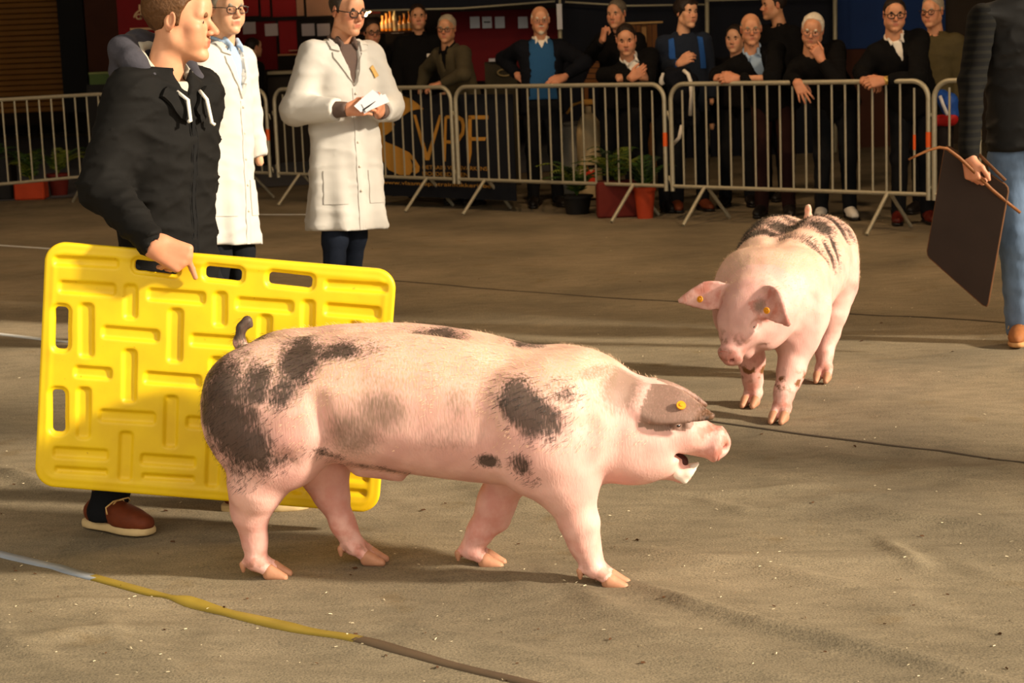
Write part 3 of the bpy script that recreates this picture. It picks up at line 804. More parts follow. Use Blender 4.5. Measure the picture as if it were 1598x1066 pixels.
legs1 = [  # hind near, hind far, front near, front far
    ([(-.455, -.11, .40), (-.505, -.115, .285), (-.535, -.10, .20), (-.533, yN, .12), (-.530, yN, .055)], [.12, .078, .048, .032, .033], (1, 0), -1),
    ([(-.42, .10, .40), (-.375, .10, .30), (-.352, .095, .215), (-.315, yF, .12), (-.285, yF, .06)], [.12, .080, .048, .032, .033], (1, 0), 1),
    ([(.37, -.115, .42), (.405, -.11, .31), (.435, -.10, .19), (.447, yN, .12), (.470, yN, .06)], [.115, .085, .050, .036, .034], (1, 0), -1),
    ([(.27, .11, .42), (.205, .10, .30), (.15, .095, .19), (.105, yF, .11), (.075, yF, .055)], [.11, .073, .048, .034, .033], (1, 0), 1),
]
spots_creases1 = [(-.555, .735, .05, .055, 0, 0, 1.0, 's'),  # cx, cz, rx, rz, rot, side (-1 near, 1 far, 0 both), strength, kind
    (-.545, .52, .10, .17, .25, 0, 1.0, 's'), (-.50, .43, .115, .075, -.2, 0, 1.0, 's'), (-.455, .60, .07, .06, .3, 0, .85, 's'),
    (-.335, .665, .06, .055, -.7, -1, 1.05, 's'), (-.24, .69, .13, .024, 0.05, -1, .85, 's'), (-.37, .585, .065, .045, .9, -1, .80, 's'),
    (-.42, .385, .07, .018, .12, -1, .7, 's'), (-.26, .40, .06, .02, -.4, -1, .62, 's'), (-.14, .345, .10, .018, -.12, -1, .6, 's'),  # crease shade painted as dark streaks along flank and belly
    (.325, .535, .088, .052, -.8, -1, 1.08, 's'), (.385, .51, .05, .06, .3, -1, .85, 's'), (.42, .56, .05, .055, .2, -1, .6, 's'), (.205, .385, .035, .020, .0, -1, .95, 's'), (.305, .385, .035, .035, .0, -1, .85, 's'), (.335, .34, .03, .02, .0, -1, .55, 's'),
    (.02, .70, .08, .02, -.1, 1, .9, 's'), (.28, .665, .06, .02, -.2, 1, .9, 's'), (-.2, .55, .08, .09, 0, 1, .9, 's'), (.15, .5, .08, .09, 0, 1, .9, 's'),
    (-.09, .53, .09, .07, 0, -1, .8, 'g'), (-.17, .47, .10, .08, .4, -1, .8, 'g'), (.10, .46, .13, .06, .1, -1, .55, 'g'), (.42, .60, .06, .05, .0, -1, .5, 'g'), (.5, .62, .06, .02, .0, -1, .7, 'g'), (.13, .55, .05, .06, 0, -1, .6, 'g'),
    (.565, .575, .055, .07, 0.2, -1, .95, 'g'), (-.1, .61, .1, .03, 0, -1, .5, 'g'), (-.40, .49, .03, .04, 0, -1, .4, 'g'),
]
H1 = A(.63, 0.0, .455)
pig1, HR1, hp1 = make_pig('large pink pig with black patches walking right in the foreground', P1O, math.degrees(math.atan2(-.219, .976)), legs1, H1, 0.0, math.radians(14),
    [((-.045, -.085, .080), (.165, -.125, .098), (0.15, -.75, .65), .068, (0.02, 0.015)), ((-.045, .085, .080), (.125, .115, .075), (0.15, .75, .65), .062, (0.02, 0.015))],
    spots_creases1, 0.035, [(-.555, 0, .655), (-.575, 0, .69), (-.565, .0, .73), (-.548, .005, .75), (-.54, .01, .735)], 1)
def ear_tag(pig, HR, hp, p, n):
    c = hp + HR @ A(*p); nn = HR @ unit(A(*n)); R3 = np.stack([unit(np.cross(nn, A(0, 0, 1))), np.cross(nn, unit(np.cross(nn, A(0, 0, 1)))), nn], 1)
    mb = MB().lathe([(.004, -.004), (.0125, -.003), (.0135, 0), (.0125, .003), (.006, .0035), (.005, .006), (.001, .0065)], n=18); P = np.array(mb.v) @ R3.T + c; mb.v = [tuple(q) for q in P]
    o = mb.build('ear_tag', m_eartag, pig, True, 40); o['label'] = 'round orange ear tag'
ear_tag(pig1, HR1, hp1, (.080, -.118, .098), (0.1, -.75, .65))
# second pig: walks towards the camera and to the left
P2H = A(-.319, -.948, 0); P2H = unit(P2H)
P2O = A(1.156, 7.739, 0)
legs2 = [  # hind right, hind left, front right, front left
    ([(-.44, -.11, .40), (-.50, -.11, .28), (-.53, -.10, .20), (-.52, -.09, .12), (-.50, -.085, .055)], [.12, .078, .048, .032, .033], (1, 0), -1),
    ([(-.43, .11, .40), (-.40, .11, .29), (-.40, .105, .20), (-.36, .10, .12), (-.33, .10, .055)], [.12, .080, .050, .034, .034], (1, 0), 1),
    ([(.31, -.115, .42), (.30, -.11, .31), (.27, -.10, .19), (.25, -.10, .11), (.24, -.10, .055)], [.11, .075, .049, .036, .034], (1, -.1), -1),
    ([(.35, .115, .42), (.40, .11, .31), (.45, .095, .19), (.50, .075, .11), (.53, .07, .055)], [.115, .082, .050, .036, .034], (1, -.1), 1),
]
spots2 = [(-.05, .70, .10, .03, 0, 0, 1.0, 's'), (.12, .68, .05, .05, 0, -1, .95, 's'), (.0, .62, .04, .07, .4, -1, .9, 's'), (.2, .64, .035, .06, .3, 1, .75, 's'), (-.02, .62, .03, .08, .3, 1, .8, 's'),
          (-.30, .68, .06, .06, 0, 1, .9, 's'), (-.28, .67, .08, .05, 0, -1, .9, 's'), (-.42, .64, .05, .05, 0, 1, .6, 's'), (-.5, .55, .05, .1, 0, -1, .9, 's'), (.10, .60, .03, .06, .3, 1, .85, 's')]
H2 = A(.66, -.03, .44)
pig2, HR2, hp2 = make_pig('smaller-looking pink pig with a striped back walking towards the viewer', P2O, math.degrees(math.atan2(P2H[1], P2H[0])), legs2, H2, math.radians(-22), math.radians(42),
    [((-.05, -.09, .075), (.05, -.235, .135), (0.75, -.1, .62), .062, (-0.012, 0.02)), ((-.05, .09, .075), (.075, .215, .05), (0.75, .1, .62), .066, (-0.012, 0.03))],
    spots2, 0.0, [(-.555, 0, .655), (-.575, 0, .69), (-.57, .0, .725), (-.55, .005, .74)], 2, hroll=math.radians(4))
ear_tag(pig2, HR2, hp2, (.03, -.15, .125), (0.5, 0, .8))
ear_tag(pig2, HR2, hp2, (.045, .15, .085), (0.8, 0, .62))
# ------------------------------------------------------------------ people
import bmesh
def skin_mat(name, col, flush=(190, 92, 66)):
    if name in MATS: return MATS[name]
    m = bpy.data.materials.new(name); t, b = nt(m); N, L = t.nodes, t.links
    tc = N.new('ShaderNodeTexCoord'); n1 = N.new('ShaderNodeTexNoise'); n1.inputs['Scale'].default_value = 38; n1.inputs['Detail'].default_value = 5
    L.new(tc.outputs['Object'], n1.inputs['Vector'])
    def mix(a, c, f):
        x = N.new('ShaderNodeMix'); x.data_type = 'RGBA'
        for k, q in (('A', a), ('B', c)):
            if isinstance(q, tuple): x.inputs[k].default_value = (*q, 1)
            else: L.new(q, x.inputs[k])
        L.new(f, x.inputs['Factor']); return x.outputs['Result']
    def at(n):
        a = N.new('ShaderNodeAttribute'); a.attribute_name = n; return a.outputs['Fac']
    c = mix(srgb(*[max(0, q - 14) for q in col]), srgb(*[min(255, q + 10) for q in col]), n1.outputs['Fac'])
    c = mix(c, srgb(*flush), at('flush')); c = mix(c, srgb(168, 82, 68), at('lip'))
    L.new(c, b.inputs['Base Color']); b.inputs['Roughness'].default_value = 0.5; b.inputs['Specular IOR Level'].default_value = 0.35
    b.inputs['Subsurface Weight'].default_value = 0.1; b.inputs['Subsurface Radius'].default_value = (0.015, 0.006, 0.004); b.inputs['Subsurface Scale'].default_value = 0.3
    MATS[name] = m; return m
SK = skin_mat('skin fair', (216, 164, 128), (190, 104, 74)); SKR = skin_mat('skin ruddy', (208, 150, 114), (182, 92, 64)); SKT = skin_mat('skin tanned', (190, 138, 102))
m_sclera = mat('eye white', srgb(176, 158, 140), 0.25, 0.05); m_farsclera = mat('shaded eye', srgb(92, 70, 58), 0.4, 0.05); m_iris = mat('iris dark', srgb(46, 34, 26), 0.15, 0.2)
m_gframe = mat('spectacle frame', srgb(24, 20, 18), 0.3); m_gmetal = mat('spectacle wire', srgb(150, 138, 120), 0.3, metal=0.8)
m_glass = bpy.data.materials.new('spectacle lens')
_t, _b = nt(m_glass); _b.inputs['Base Color'].default_value = (1, 1, 1, 1); _b.inputs['Roughness'].default_value = 0.03; _b.inputs['Transmission Weight'].default_value = 1.0; _b.inputs['IOR'].default_value = 1.05; _b.inputs['Specular IOR Level'].default_value = 0.5
m_blackcloth = mat('black cloth', srgb(9, 8, 8), 0.9, 0.25, 60, 0.15, spec=0.15)
m_navycloth = mat('navy cloth', srgb(13, 15, 22), 0.9, 0.25, 60, 0.15, spec=0.15)
m_softblack = mat('softshell black', srgb(16, 14, 11), 0.85, 0.15, 25, 0.1, spec=0.2)
m_whitecoat = mat('white coat cotton', srgb(196, 191, 182), 0.85, 0.04, 8, 0.08, spec=0.2)
m_darktrou = mat('dark trousers', srgb(20, 21, 24), 0.9, 0.2, 50, spec=0.15)
m_browntrou = mat('dark brown trousers', srgb(40, 20, 17), 0.9, 0.2, 50, spec=0.15)
m_navyjeans = mat('navy jeans', srgb(24, 30, 42), 0.9, 0.25, 60, 0.1, spec=0.15)
m_jeans = mat('faded jeans', srgb(104, 124, 150), 0.9, 0.55, 22, 0.35, stretch=(1, 1, 0.4), spec=0.15)
m_leather = mat('black leather', srgb(28, 24, 22), 0.45, 0.2, 30)
m_whiteshirt = mat('white shirt', srgb(226, 218, 204), 0.8, 0.05, 20)
m_blueshirt = mat('pale blue shirt', srgb(150, 172, 196), 0.8, 0.08, 20)
m_bluesweat = mat('blue sweater', srgb(32, 78, 120), 0.9, 0.12, 70, 0.2)
m_tweed = mat('olive tweed', srgb(68, 60, 40), 0.95, 0.3, 90, 0.2)
m_olive = mat('olive waxed', srgb(68, 59, 31), 0.8, 0.2, 30)
m_greyhair = mat('grey hair', srgb(150, 138, 118), 0.7, 0.3, 90, 0.4, stretch=(1, 0.25, 1)); m_whitehair = mat('white hair', srgb(212, 200, 180), 0.7, 0.2, 90, 0.4, stretch=(1, 0.25, 1))
m_darkhair = mat('dark hair', srgb(34, 24, 18), 0.6, 0.35, 90, 0.4, stretch=(1, 0.25, 1)); m_brownhair = mat('brown hair', srgb(88, 58, 30), 0.6, 0.4, 110, 0.5, stretch=(1, 0.2, 1))
m_salthair = mat('salt and pepper hair', srgb(96, 86, 72), 0.7, 0.35, 100, 0.4, stretch=(1, 0.25, 1))
def plaid(name, a, b_, c, s1=55.0):
    if name in MATS: return MATS[name]
    m = bpy.data.materials.new(name); t, b = nt(m); N, L = t.nodes, t.links
    tc = N.new('ShaderNodeTexCoord'); out = None
    cur = None
    for ax, colr in (('X', b_), ('Z', c)):
        w = N.new('ShaderNodeTexWave'); w.bands_direction = ax; w.inputs['Scale'].default_value = s1; w.inputs['Distortion'].default_value = 0.3
        L.new(tc.outputs['Object'], w.inputs['Vector'])
        r = N.new('ShaderNodeValToRGB'); r.color_ramp.elements[0].position = 0.55; r.color_ramp.elements[1].position = 0.7; L.new(w.outputs['Fac'], r.inputs['Fac'])
        x = N.new('ShaderNodeMix'); x.data_type = 'RGBA'
        if cur is None: x.inputs['A'].default_value = (*srgb(*a), 1)
        else: L.new(cur, x.inputs['A'])
        x.inputs['B'].default_value = (*srgb(*colr), 1); L.new(r.outputs['Color'], x.inputs['Factor']); cur = x.outputs['Result']
    L.new(cur, b.inputs['Base Color']); b.inputs['Roughness'].default_value = 0.9; b.inputs['Specular IOR Level'].default_value = 0.15
    MATS[name] = m; return m
m_plaid = plaid('checked shirt', (92, 72, 56), (140, 116, 96), (50, 46, 60), 60)
m_plaiddark = plaid('dark checked sleeve', (14, 13, 11), (13, 12, 10), (24, 22, 16), 9)

def Dv(a): a = math.radians(a); return A(math.sin(a), -math.cos(a), 0)
def Rv(a): a = math.radians(a); return A(-math.cos(a), -math.sin(a), 0)
Zv = A(0, 0, 1.0)
def hand(s, wrist, f, n, fa=None, right=True, curl=(.45, .6, .4), sc=1.0, over=None, thumb=None, k=0.010, fan=0.0):
    wrist = np.asarray(wrist, float); f = unit(f); n = unit(np.asarray(n, float) - f * (np.asarray(n, float) @ f)); l = np.cross(n, f) * (-1 if right else 1)
    off = [.030, .0105, -.0105, -.030]; adj = [-.003, .001, -.004, -.013]
    ln = [(.042, .026, .021), (.046, .029, .022), (.042, .027, .021), (.033, .021, .019)]; rad = [.0092, .0096, .0090, .0080]
    base = wrist
    for i in range(4):
        kn = wrist + (f * (.092 + adj[i]) + l * off[i] * 1.05) * sc
        s.rc(wrist + l * off[i] * .62 * sc, kn, .0175 * sc, .0125 * sc, 0.016 * sc)
        if over and i in over: pts = [kn] + [np.asarray(p, float) for p in over[i]]
        else:
            c = curl[i] if hasattr(curl[0], '__len__') else curl
            a = 0.0; p = kn; pts = [kn]; sf = unit(f + l * (fan * (1.5 - i) * 0.25))
            for j in range(3):
                a += c[j]; p = p + (sf * math.cos(a) + n * math.sin(a)) * ln[i][j] * sc; pts.append(p)
        rr = [rad[i] * 1.1 * sc, rad[i] * sc, rad[i] * .92 * sc, rad[i] * .78 * sc]
        for j in range(3): s.rc(pts[j], pts[j + 1], rr[j], rr[j + 1], 0.004 * sc)
    tb = wrist + (f * .018 + l * .020) * sc
    if thumb is None:
        d1 = unit(f * .75 + l * .62 + n * .28); d2 = unit(f * .95 + l * .18 + n * .35); d3 = unit(f * .98 + l * .0 + n * .35)
        t1 = tb + d1 * .050 * sc; t2 = t1 + d2 * .034 * sc; t3 = t2 + d3 * .026 * sc
    else: t1, t2, t3 = [np.asarray(p, float) for p in thumb]
    s.rc(tb, t1, .0165 * sc, .0125 * sc, 0.014 * sc); s.rc(t1, t2, .0115 * sc, .0102 * sc, 0.005 * sc); s.rc(t2, t3, .0102 * sc, .0082 * sc, 0.004 * sc)
    fa = f if fa is None else unit(fa)
    s.rc(wrist - fa * .06 * sc, wrist + f * .01 * sc, .026 * sc, .025 * sc, 0.015)

def head_sdf(s, P):
    w = P.get('w', 1.0); jaw = P.get('jaw', 1.0); fat = P.get('fat', 0.0)
    s.el((0, -.018, .035), (.075 * w, .097, .083), 0.02)
    s.el((0, .030, -.032), (.061 * w + fat * .006, .062, .086), 0.03)
    for q in (-1, 1):
        s.rc((q * .050 * w, -.004, -.062), (q * .012, .066, -.102 * jaw), .022 + fat * .006, .017, 0.03)
        s.el((q * .043, .060, -.022), (.022, .022, .020), 0.025)
        s.el((q * .034, .058, -.055), (.026 + fat * .006, .030, .030), 0.02)
    s.el((0, .079, -.104 * jaw), (.020, .015, .014), 0.02)
    s.rc((-.040, .073, .020), (.040, .073, .020), .012, .012, 0.014)
    s.el((0, .074, .048), (.045, .024, .035), 0.03)
    for q in (-1, 1):
        s.el((q * .031, .100, -.001), (.019, .016, .0115), 0.012, 's')
        s.el((q * .031, .072, -.001), (.0145, .0125, .0105), 0.003)
    nl = P.get('nose', 1.0)
    s.rc((0, .084, .012), (0, .088 + .024 * nl, -.030), .0085, .0115 * nl, 0.010)
    for q in (-1, 1): s.el((q * .0115 * nl, .096 + .004 * nl, -.036), (.0085, .011, .0085), 0.006)
    s.rc((-.017, .090, -.060), (.017, .090, -.060), .0075, .0075, 0.010); s.rc((-.014, .088, -.074), (.014, .088, -.074), .0080, .0080, 0.010)
    s.rc((-.022, .102, -.0665), (.022, .102, -.0665), .0035, .0035, 0.005, 's')
    for q in (-1, 1):
        R3 = rotz(-q * 0.35) @ rotx(-0.2)
        s.el((q * (.078 * w), -.012, -.004), (.0085, .021, .033), 0.008, 'u', R3)
        s.el((q * (.087 * w), -.008, -.000), (.006, .011, .019), 0.006, 's', R3)
    s.rc((0, -.020, -.05), (0, -.052, -.20), .054 + fat * .006, .062 + fat * .006, 0.03)
def hair_sdf(s, P):
    w = P.get('w', 1.0); st = P['hair']; g = P.get('hairvol', 0.007)
    hl = {'short': ([-.13, -.06, -.045, -.03, -.012, .006, .014, .022, .04, .06, .09], [-.085, -.078, -.055, -.010, -.002, -.022, -.018, .028, .060, .074, .084]),
          'full': ([-.13, -.06, -.03, -.0, .025, .05, .07, .10], [-.10, -.09, -.05, -.02, .0, .045, .062, .070]),
          'reced': ([-.13, -.06, -.045, -.03, -.012, .006, .014, .022, .04, .06, .09], [-.085, -.078, -.055, -.010, -.002, -.020, -.010, .040, .086, .10, .112]),
          'ring': ([-.13, -.06, -.035, -.005, .02, .03, .07, .10], [-.085, -.075, -.035, .005, .020, .06, .12, .14])}[st]
    s.el((0, -.019, .036), (.075 * w + g, .097 + g, .083 + g), 0.0)
    Mi = np.linalg.inv(s.M)
    def loc(X, Y, Z): return [Mi[i, 0] * X + Mi[i, 1] * Y + Mi[i, 2] * Z + Mi[i, 3] for i in range(3)]
    big = A(.2, .2, .2); c = s._p((0, 0, 0))
    def cut(X, Y, Z):
        x, y, z = loc(X, Y, Z); return z - np.interp(y, hl[0], hl[1]) - .004 * np.sin(55 * x + 30 * y)
    s.fn(cut, c - big, c + big, 0.016, 's')
    if st == 'ring':
        def cut2(X, Y, Z):
            x, y, z = loc(X, Y, Z); return .050 + 0.3 * (-y) - z
        s.fn(cut2, c - big, c + big, 0.008, 's')
    if P.get('fringe'):
        s.rc((-.05, .070, .075), (.02, .086, .066), .017, .014, 0.02); s.rc((-.07, .03, .055), (-.06, .05, .02), .014, .010, 0.02); s.rc((.07, .03, .055), (.062, .05, .02), .014, .010, 0.02)
_sph = None
def sphere_obj(name, c, r, m, parent):
    global _sph
    if _sph is None:
        mb = MB().lathe([(max(1e-4, math.sin(math.pi * i / 10)), -math.cos(math.pi * i / 10)) for i in range(11)], n=14); _sph = mb
    mb = MB(); mb.v = [(c[0] + p[0] * r, c[1] + p[1] * r, c[2] + p[2] * r) for p in _sph.v]; mb.f = list(_sph.f)
    return mb.build(name, m, parent, True)
def xform(mb, M4, off):
    P = np.array(mb.v); mb.v = [tuple(q) for q in (P @ M4[:3, :3].T + M4[:3, 3] - off)]; return mb

def patch(name, bvh, base, o, U, V, Wd, poly, m, parent, lift=0.004, thick=0.004, sub=2):
    """a flat piece of cloth, outlined in (u, w), laid on the garment from its front"""
    bm = bmesh.new(); vs = [bm.verts.new((p[0], p[1], 0)) for p in poly]; bm.faces.new(vs)
    bmesh.ops.triangulate(bm, faces=bm.faces[:])
    for _ in range(sub): bmesh.ops.subdivide_edges(bm, edges=bm.edges[:], cuts=1, use_grid_fill=True)
    bmesh.ops.triangulate(bm, faces=bm.faces[:])
    bm.verts.ensure_lookup_table(); bm.verts.index_update()
    top, bot = [], []
    for v in bm.verts:
        h = bvh.ray_cast(Vector(o + U * v.co.x + Wd * v.co.y + V * 0.6), Vector(-V), 1.2)
        if h[0] is None: h = bvh.find_nearest(Vector(o + U * v.co.x + Wd * v.co.y + V * 0.12))
        q, n_ = np.array(h[0]), unit(np.array(h[1]) * 0.5 + V * 0.5)
        top.append(q + n_ * lift - base); bot.append(q + n_ * (lift - thick) - base)
    k = len(top); fs = [tuple(v.index for v in f.verts) for f in bm.faces]
    side = [tuple(v.index for v in e.verts) for e in bm.edges if len(e.link_faces) == 1]; bm.free()
    # orient to the outside
    f0 = fs[0]; nn = np.cross(top[f0[1]] - top[f0[0]], top[f0[2]] - top[f0[0]])
    if nn @ V < 0: fs = [f[::-1] for f in fs]
    mb = MB(); mb.add(top + bot, fs + [tuple(k + i for i in f[::-1]) for f in fs] + [(a_, b_, k + b_, k + a_) for a_, b_ in side])
    return mb.build(name, m, parent, True, 50)

def make_shoe(base, ank, d, m_up, m_sole, parent, near=False, lace=None):
    """shoe with a sole, toe along d from under the ankle"""
    d = unit(A(d[0], d[1], 0)); l = A(-d[1], d[0], 0); c = A(ank[0], ank[1], 0); h = 0.007 if near else 0.012
    R3 = np.stack([d, l, Zv], 1)
    s = S(); s.M = frame4(R3, c)
    s.rc((-.05, 0, .055), (.0, 0, .075), .040, .042, 0.03); s.rc((.0, 0, .075), (.13, 0, .045), .042, .036, 0.04); s.rc((.09, 0, .045), (.175, .005, .038), .043, .033, 0.03)
    s.box((.05, 0, -.03), (.3, .2, .055), 0.002, 0.004, 's')
    if near: s.rc((0, 0, .10), (0, 0, .14), .036, .040, 0.01)
    v, q = s.build(h, disp=lambda X, Y, Z: .0012 * wob(X, Y, Z, 60)); o = mesh_np('shoe', v - base, q, m_up, parent)
    s = S(); s.M = frame4(R3, c)
    st = [(-.095, 0, .015, .030, .016), (-.06, 0, .015, .040, .016), (.02, 0, .015, .036, .016), (.11, .002, .015, .047, .016), (.17, .006, .016, .043, .015), (.205, .008, .018, .022, .013)]
    s.loft((0, 0, 0), (0, 1, 0), (0, 0, 1), (1, 0, 0), st, k=0.0, n=4, endr=0.01)
    v, q = s.build(h * 0.8); v[:, 2] = np.maximum(v[:, 2], 0.001); mesh_np('sole', v - base, q, m_sole, o)
    if lace is not None:
        M4 = frame4(R3, c); mb = MB()
        for i, (x, z) in enumerate(((.068, .103), (.090, .092), (.112, .080))):
            mb.tube([(x - .006, -.030, z - .018), (x, -.012, z + .002), (x + .004, .012, z + .002), (x - .004, .030, z - .018)], .0028, 6)
        mb.tube([(.068, .0, .106), (.075, -.03, .108), (.06, -.05, .09), (.07, -.055, .07)], .0026, 6); mb.tube([(.068, .0, .106), (.08, .03, .108), (.06, .052, .09)], .0026, 6)
        xform(mb, M4, base).build('shoelace', lace, o, True)
    return o

def person(P):
    """builds one person; every length in metres, world axes"""
    hr = P.get('res', 0.005); cr = P.get('cres', 0.016)
    fy, fp, frl = P.get('face', (0, 0, 0)); ta = P.get('torso', 0)
    HR = np.stack([Rv(fy), Dv(fy), Zv], 1) @ rotx(-math.radians(fp)) @ roty(math.radians(frl))
    hc = A(*P['head']); hs = P.get('hs', 1.0)
    base = A(*P['base'], 0) if len(P['base']) == 2 else A(*P['base'])
    D, Rt = Dv(ta), Rv(ta)
    hip = A(*P['hip']) if 'hip' in P else base + Zv * P.get('hipz', .95)
    neck = hc + (HR @ A(0, -.045, -.155)) * hs + A(*P.get('neckoff', (0, 0, 0)))
    ax = unit(neck - hip); L = float(np.linalg.norm(neck - hip)); V = unit(D - ax * (D @ ax)); U = np.cross(V, ax)
    if U @ Rt < 0: U = -U
    sw = P.get('sw', .168); bulk = P.get('bulk', 1.0); drop = P.get('drop', .095)
    sh = {'R': neck + U * sw - ax * drop, 'L': neck - U * sw - ax * drop}
    if 'sh' in P: sh.update({k: A(*v) for k, v in P['sh'].items()})
    arm = {}
    for k, q in (('R', 1), ('L', -1)):
        if k in P: e, w_ = [A(*v) for v in P[k][:2]]
        else: e = sh[k] + U * q * .05 - Zv * .28 - D * .02; w_ = e - Zv * .24 + D * .06
        arm[k] = (sh[k], e, w_)
    feet = [A(*v) for v in P['feet']] if 'feet' in P else [base + Rt * .11, base - Rt * .11]
    # ---- body (skin)
    hs4 = frame4(HR * hs, hc)
    s = S(); s.M = frame4(HR, hc); s.M[:3, :3] *= 1
    Vs, Qs, lip, flush = [], [], [], []
    if P.get('headvis', True):
        head_sdf(s, P); v, q = s.build(hr)
        lc = (v - hc) @ HR
        lip.append(np.exp(-((lc[:, 0] / .020) ** 2) ** 2 - (((lc[:, 2] + .067) / .0115) ** 2) ** 2) * (lc[:, 1] > .075) * .75)
        fl = np.exp(-(((np.abs(lc[:, 0]) - .045) / .022) ** 2) - (((lc[:, 2] + .03) / .025) ** 2)) * (lc[:, 1] > .03) + np.exp(-(lc[:, 0] / .016) ** 2 - ((lc[:, 2] + .03) / .02) ** 2) * (lc[:, 1] > .09) + (np.abs(lc[:, 0]) > .079) * 0.8
        flush.append(np.clip(fl, 0, 1) * P.get('flush', .5))
        v = hc + (v - hc) * hs
        Vs.append(v); Qs.append(q)
    s = S()
    s.rc(neck - ax * .02, neck - ax * .08, .045, .06, 0.03)
    s.loft(hip, U, V, ax, [(-.05, 0, 0, .10, .07), (0.0, 0, 0, .115, .08), (L * .4, 0, 0, .10, .075), (L * .75, 0, 0, .115, .08), (L - .05, 0, 0, .07, .06)], 0.02)
    legs = []
    for i, (q, ft) in enumerate(zip((1, -1), feet)):
        hj = hip + Rt * q * .09 - Zv * .03; an = ft + Zv * .09; kn = (hj + an) / 2 + D * P.get('knee', .03)
        if 'knees' in P: kn = A(*P['knees'][i])
        legs.append((hj, kn, an)); s.chain([hj, kn, an], [.07, .045, .03], 0.03)
    for k in 'RL': s.chain([neck - ax * .07, *arm[k]], [.05, .045, .034, .025], 0.02)
    v, q = s.build(0.02); n0 = sum(len(x) for x in Vs)
    Vs.append(v); Qs.append(q + n0); lip.append(np.zeros(len(v))); flush.append(np.zeros(len(v)))
    for k in 'RL':
        hk = P.get('hand' + k)
        if hk is None: continue
        s = S(); f = hk.get('f'); f = arm[k][2] - arm[k][1] if f is None else A(*f)
        hand(s, arm[k][2], f, A(*hk['n']), arm[k][2] - arm[k][1], k == 'R', hk.get('curl', (.45, .6, .4)), hk.get('sc', 1.0), hk.get('over'), hk.get('thumb'), fan=hk.get('fan', 0))
        v, q = s.build(P.get('hres', .0045)); n0 = sum(len(x) for x in Vs)
        Vs.append(v); Qs.append(q + n0); lip.append(np.zeros(len(v))); flush.append(np.full(len(v), .25))
    o = mesh_np('person', np.concatenate(Vs) - base, np.concatenate(Qs), P.get('skin', SK)); o.location = base
    fattr(o, 'lip', np.concatenate(lip)); fattr(o, 'flush', np.concatenate(flush)); tag(o, P['label'], 'person', P.get('group'))
    # ---- face details
    if P.get('headvis', True):
        for q in (-1, 1):
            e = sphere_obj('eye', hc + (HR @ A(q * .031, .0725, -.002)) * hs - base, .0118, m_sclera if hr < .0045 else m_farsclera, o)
            sphere_obj('iris', hc + (HR @ A(q * .031 + P.get('gaze', 0) * .004, .0795, -.002)) * hs - base, .0066 if hr < .0045 else .0078, m_iris, e)
            s = S(); s.M = frame4(HR, hc); s.chain([(q * .016, .0895, .017), (q * .032, .0885, .022), (q * .050, .074, .017)], [.0036, .0046, .003]); v, qq = s.build(.0035)
            mesh_np('eyebrow', hc + (v - hc) * hs - base, qq, P.get('browm', P.get('hairm', m_darkhair)), o)
        if P.get('hair'):
            s = S(); s.M = frame4(HR, hc); hair_sdf(s, P)
            v, q = s.build(hr, disp=lambda X, Y, Z: P.get('tousle', .0035) * wob(X, Y, Z, 48)); mesh_np('hair', hc + (v - hc) * hs - base, q, P['hairm'], o)
        if P.get('beard'):
            s = S(); s.M = frame4(HR, hc)
            s.rc((-.045, .045, -.078), (0, .085, -.112), .014, .015, 0.02); s.rc((.045, .045, -.078), (0, .085, -.112), .014, .015, 0.02); s.rc((-.022, .098, -.052), (.022, .098, -.052), .006, .006, 0.01)
            v, q = s.build(hr, disp=lambda X, Y, Z: .002 * wob(X, Y, Z, 80)); mesh_np('beard', hc + (v - hc) * hs - base, q, P['beard'], o)
        if P.get('glasses'):
            mb = MB(); gw, gh = .0255, .0175; ym = .107
            for q in (-1, 1):
                ring = []
                for i in range(20):
                    a = 2 * math.pi * i / 20; cx_, cz_ = math.cos(a), math.sin(a)
                    ring.append((q * .0335 + gw * np.sign(cx_) * abs(cx_) ** .7, ym - .006 * abs(cx_ * .0255 + .0335) / .06, -.003 + gh * np.sign(cz_) * abs(cz_) ** .7))
                mb.tube(ring, P.get('grim', .0022), 6, True)
                mb.tube([(q * .059, ym - .006, .006), (q * .078, .085, .008), (q * .084, .0, .006), (q * .080, -.03, -.012)], P.get('grim', .0022) * .9, 6)
            mb.tube([(-.009, ym, .001), (0, ym + .004, .004), (.009, ym, .001)], P.get('grim', .0022), 6)
            go = xform(mb, hs4, base).build('glasses', P['glasses'], o, True)
            for q in (-1, 1):
                ring = [(q * .0335 + gw * .95 * np.sign(math.cos(a)) * abs(math.cos(a)) ** .7, ym - .002 + dy, -.003 + gh * .95 * np.sign(math.sin(a)) * abs(math.sin(a)) ** .7) for dy in (0, .0012) for a in [2 * math.pi * i / 16 for i in range(16)]]
                mb = MB().add(ring, [tuple(range(16)), tuple(range(31, 15, -1))] + [(i, (i + 1) % 16, 16 + (i + 1) % 16, 16 + i) for i in range(16)])
                xform(mb, hs4, base).build('lens', m_glass, go, True, 40)
    # ---- clothes
    T = [(-.12, .183, .130), (0, .178, .128), (L * .3, .170, .122), (L * .62, .187, .130), (L * .80, .168, .118), (L - .07, .118, .100), (L - .005, .076, .080)]
    if 'tor' in P: T = P['tor'](L)
    w0 = P.get('hem', -.12)
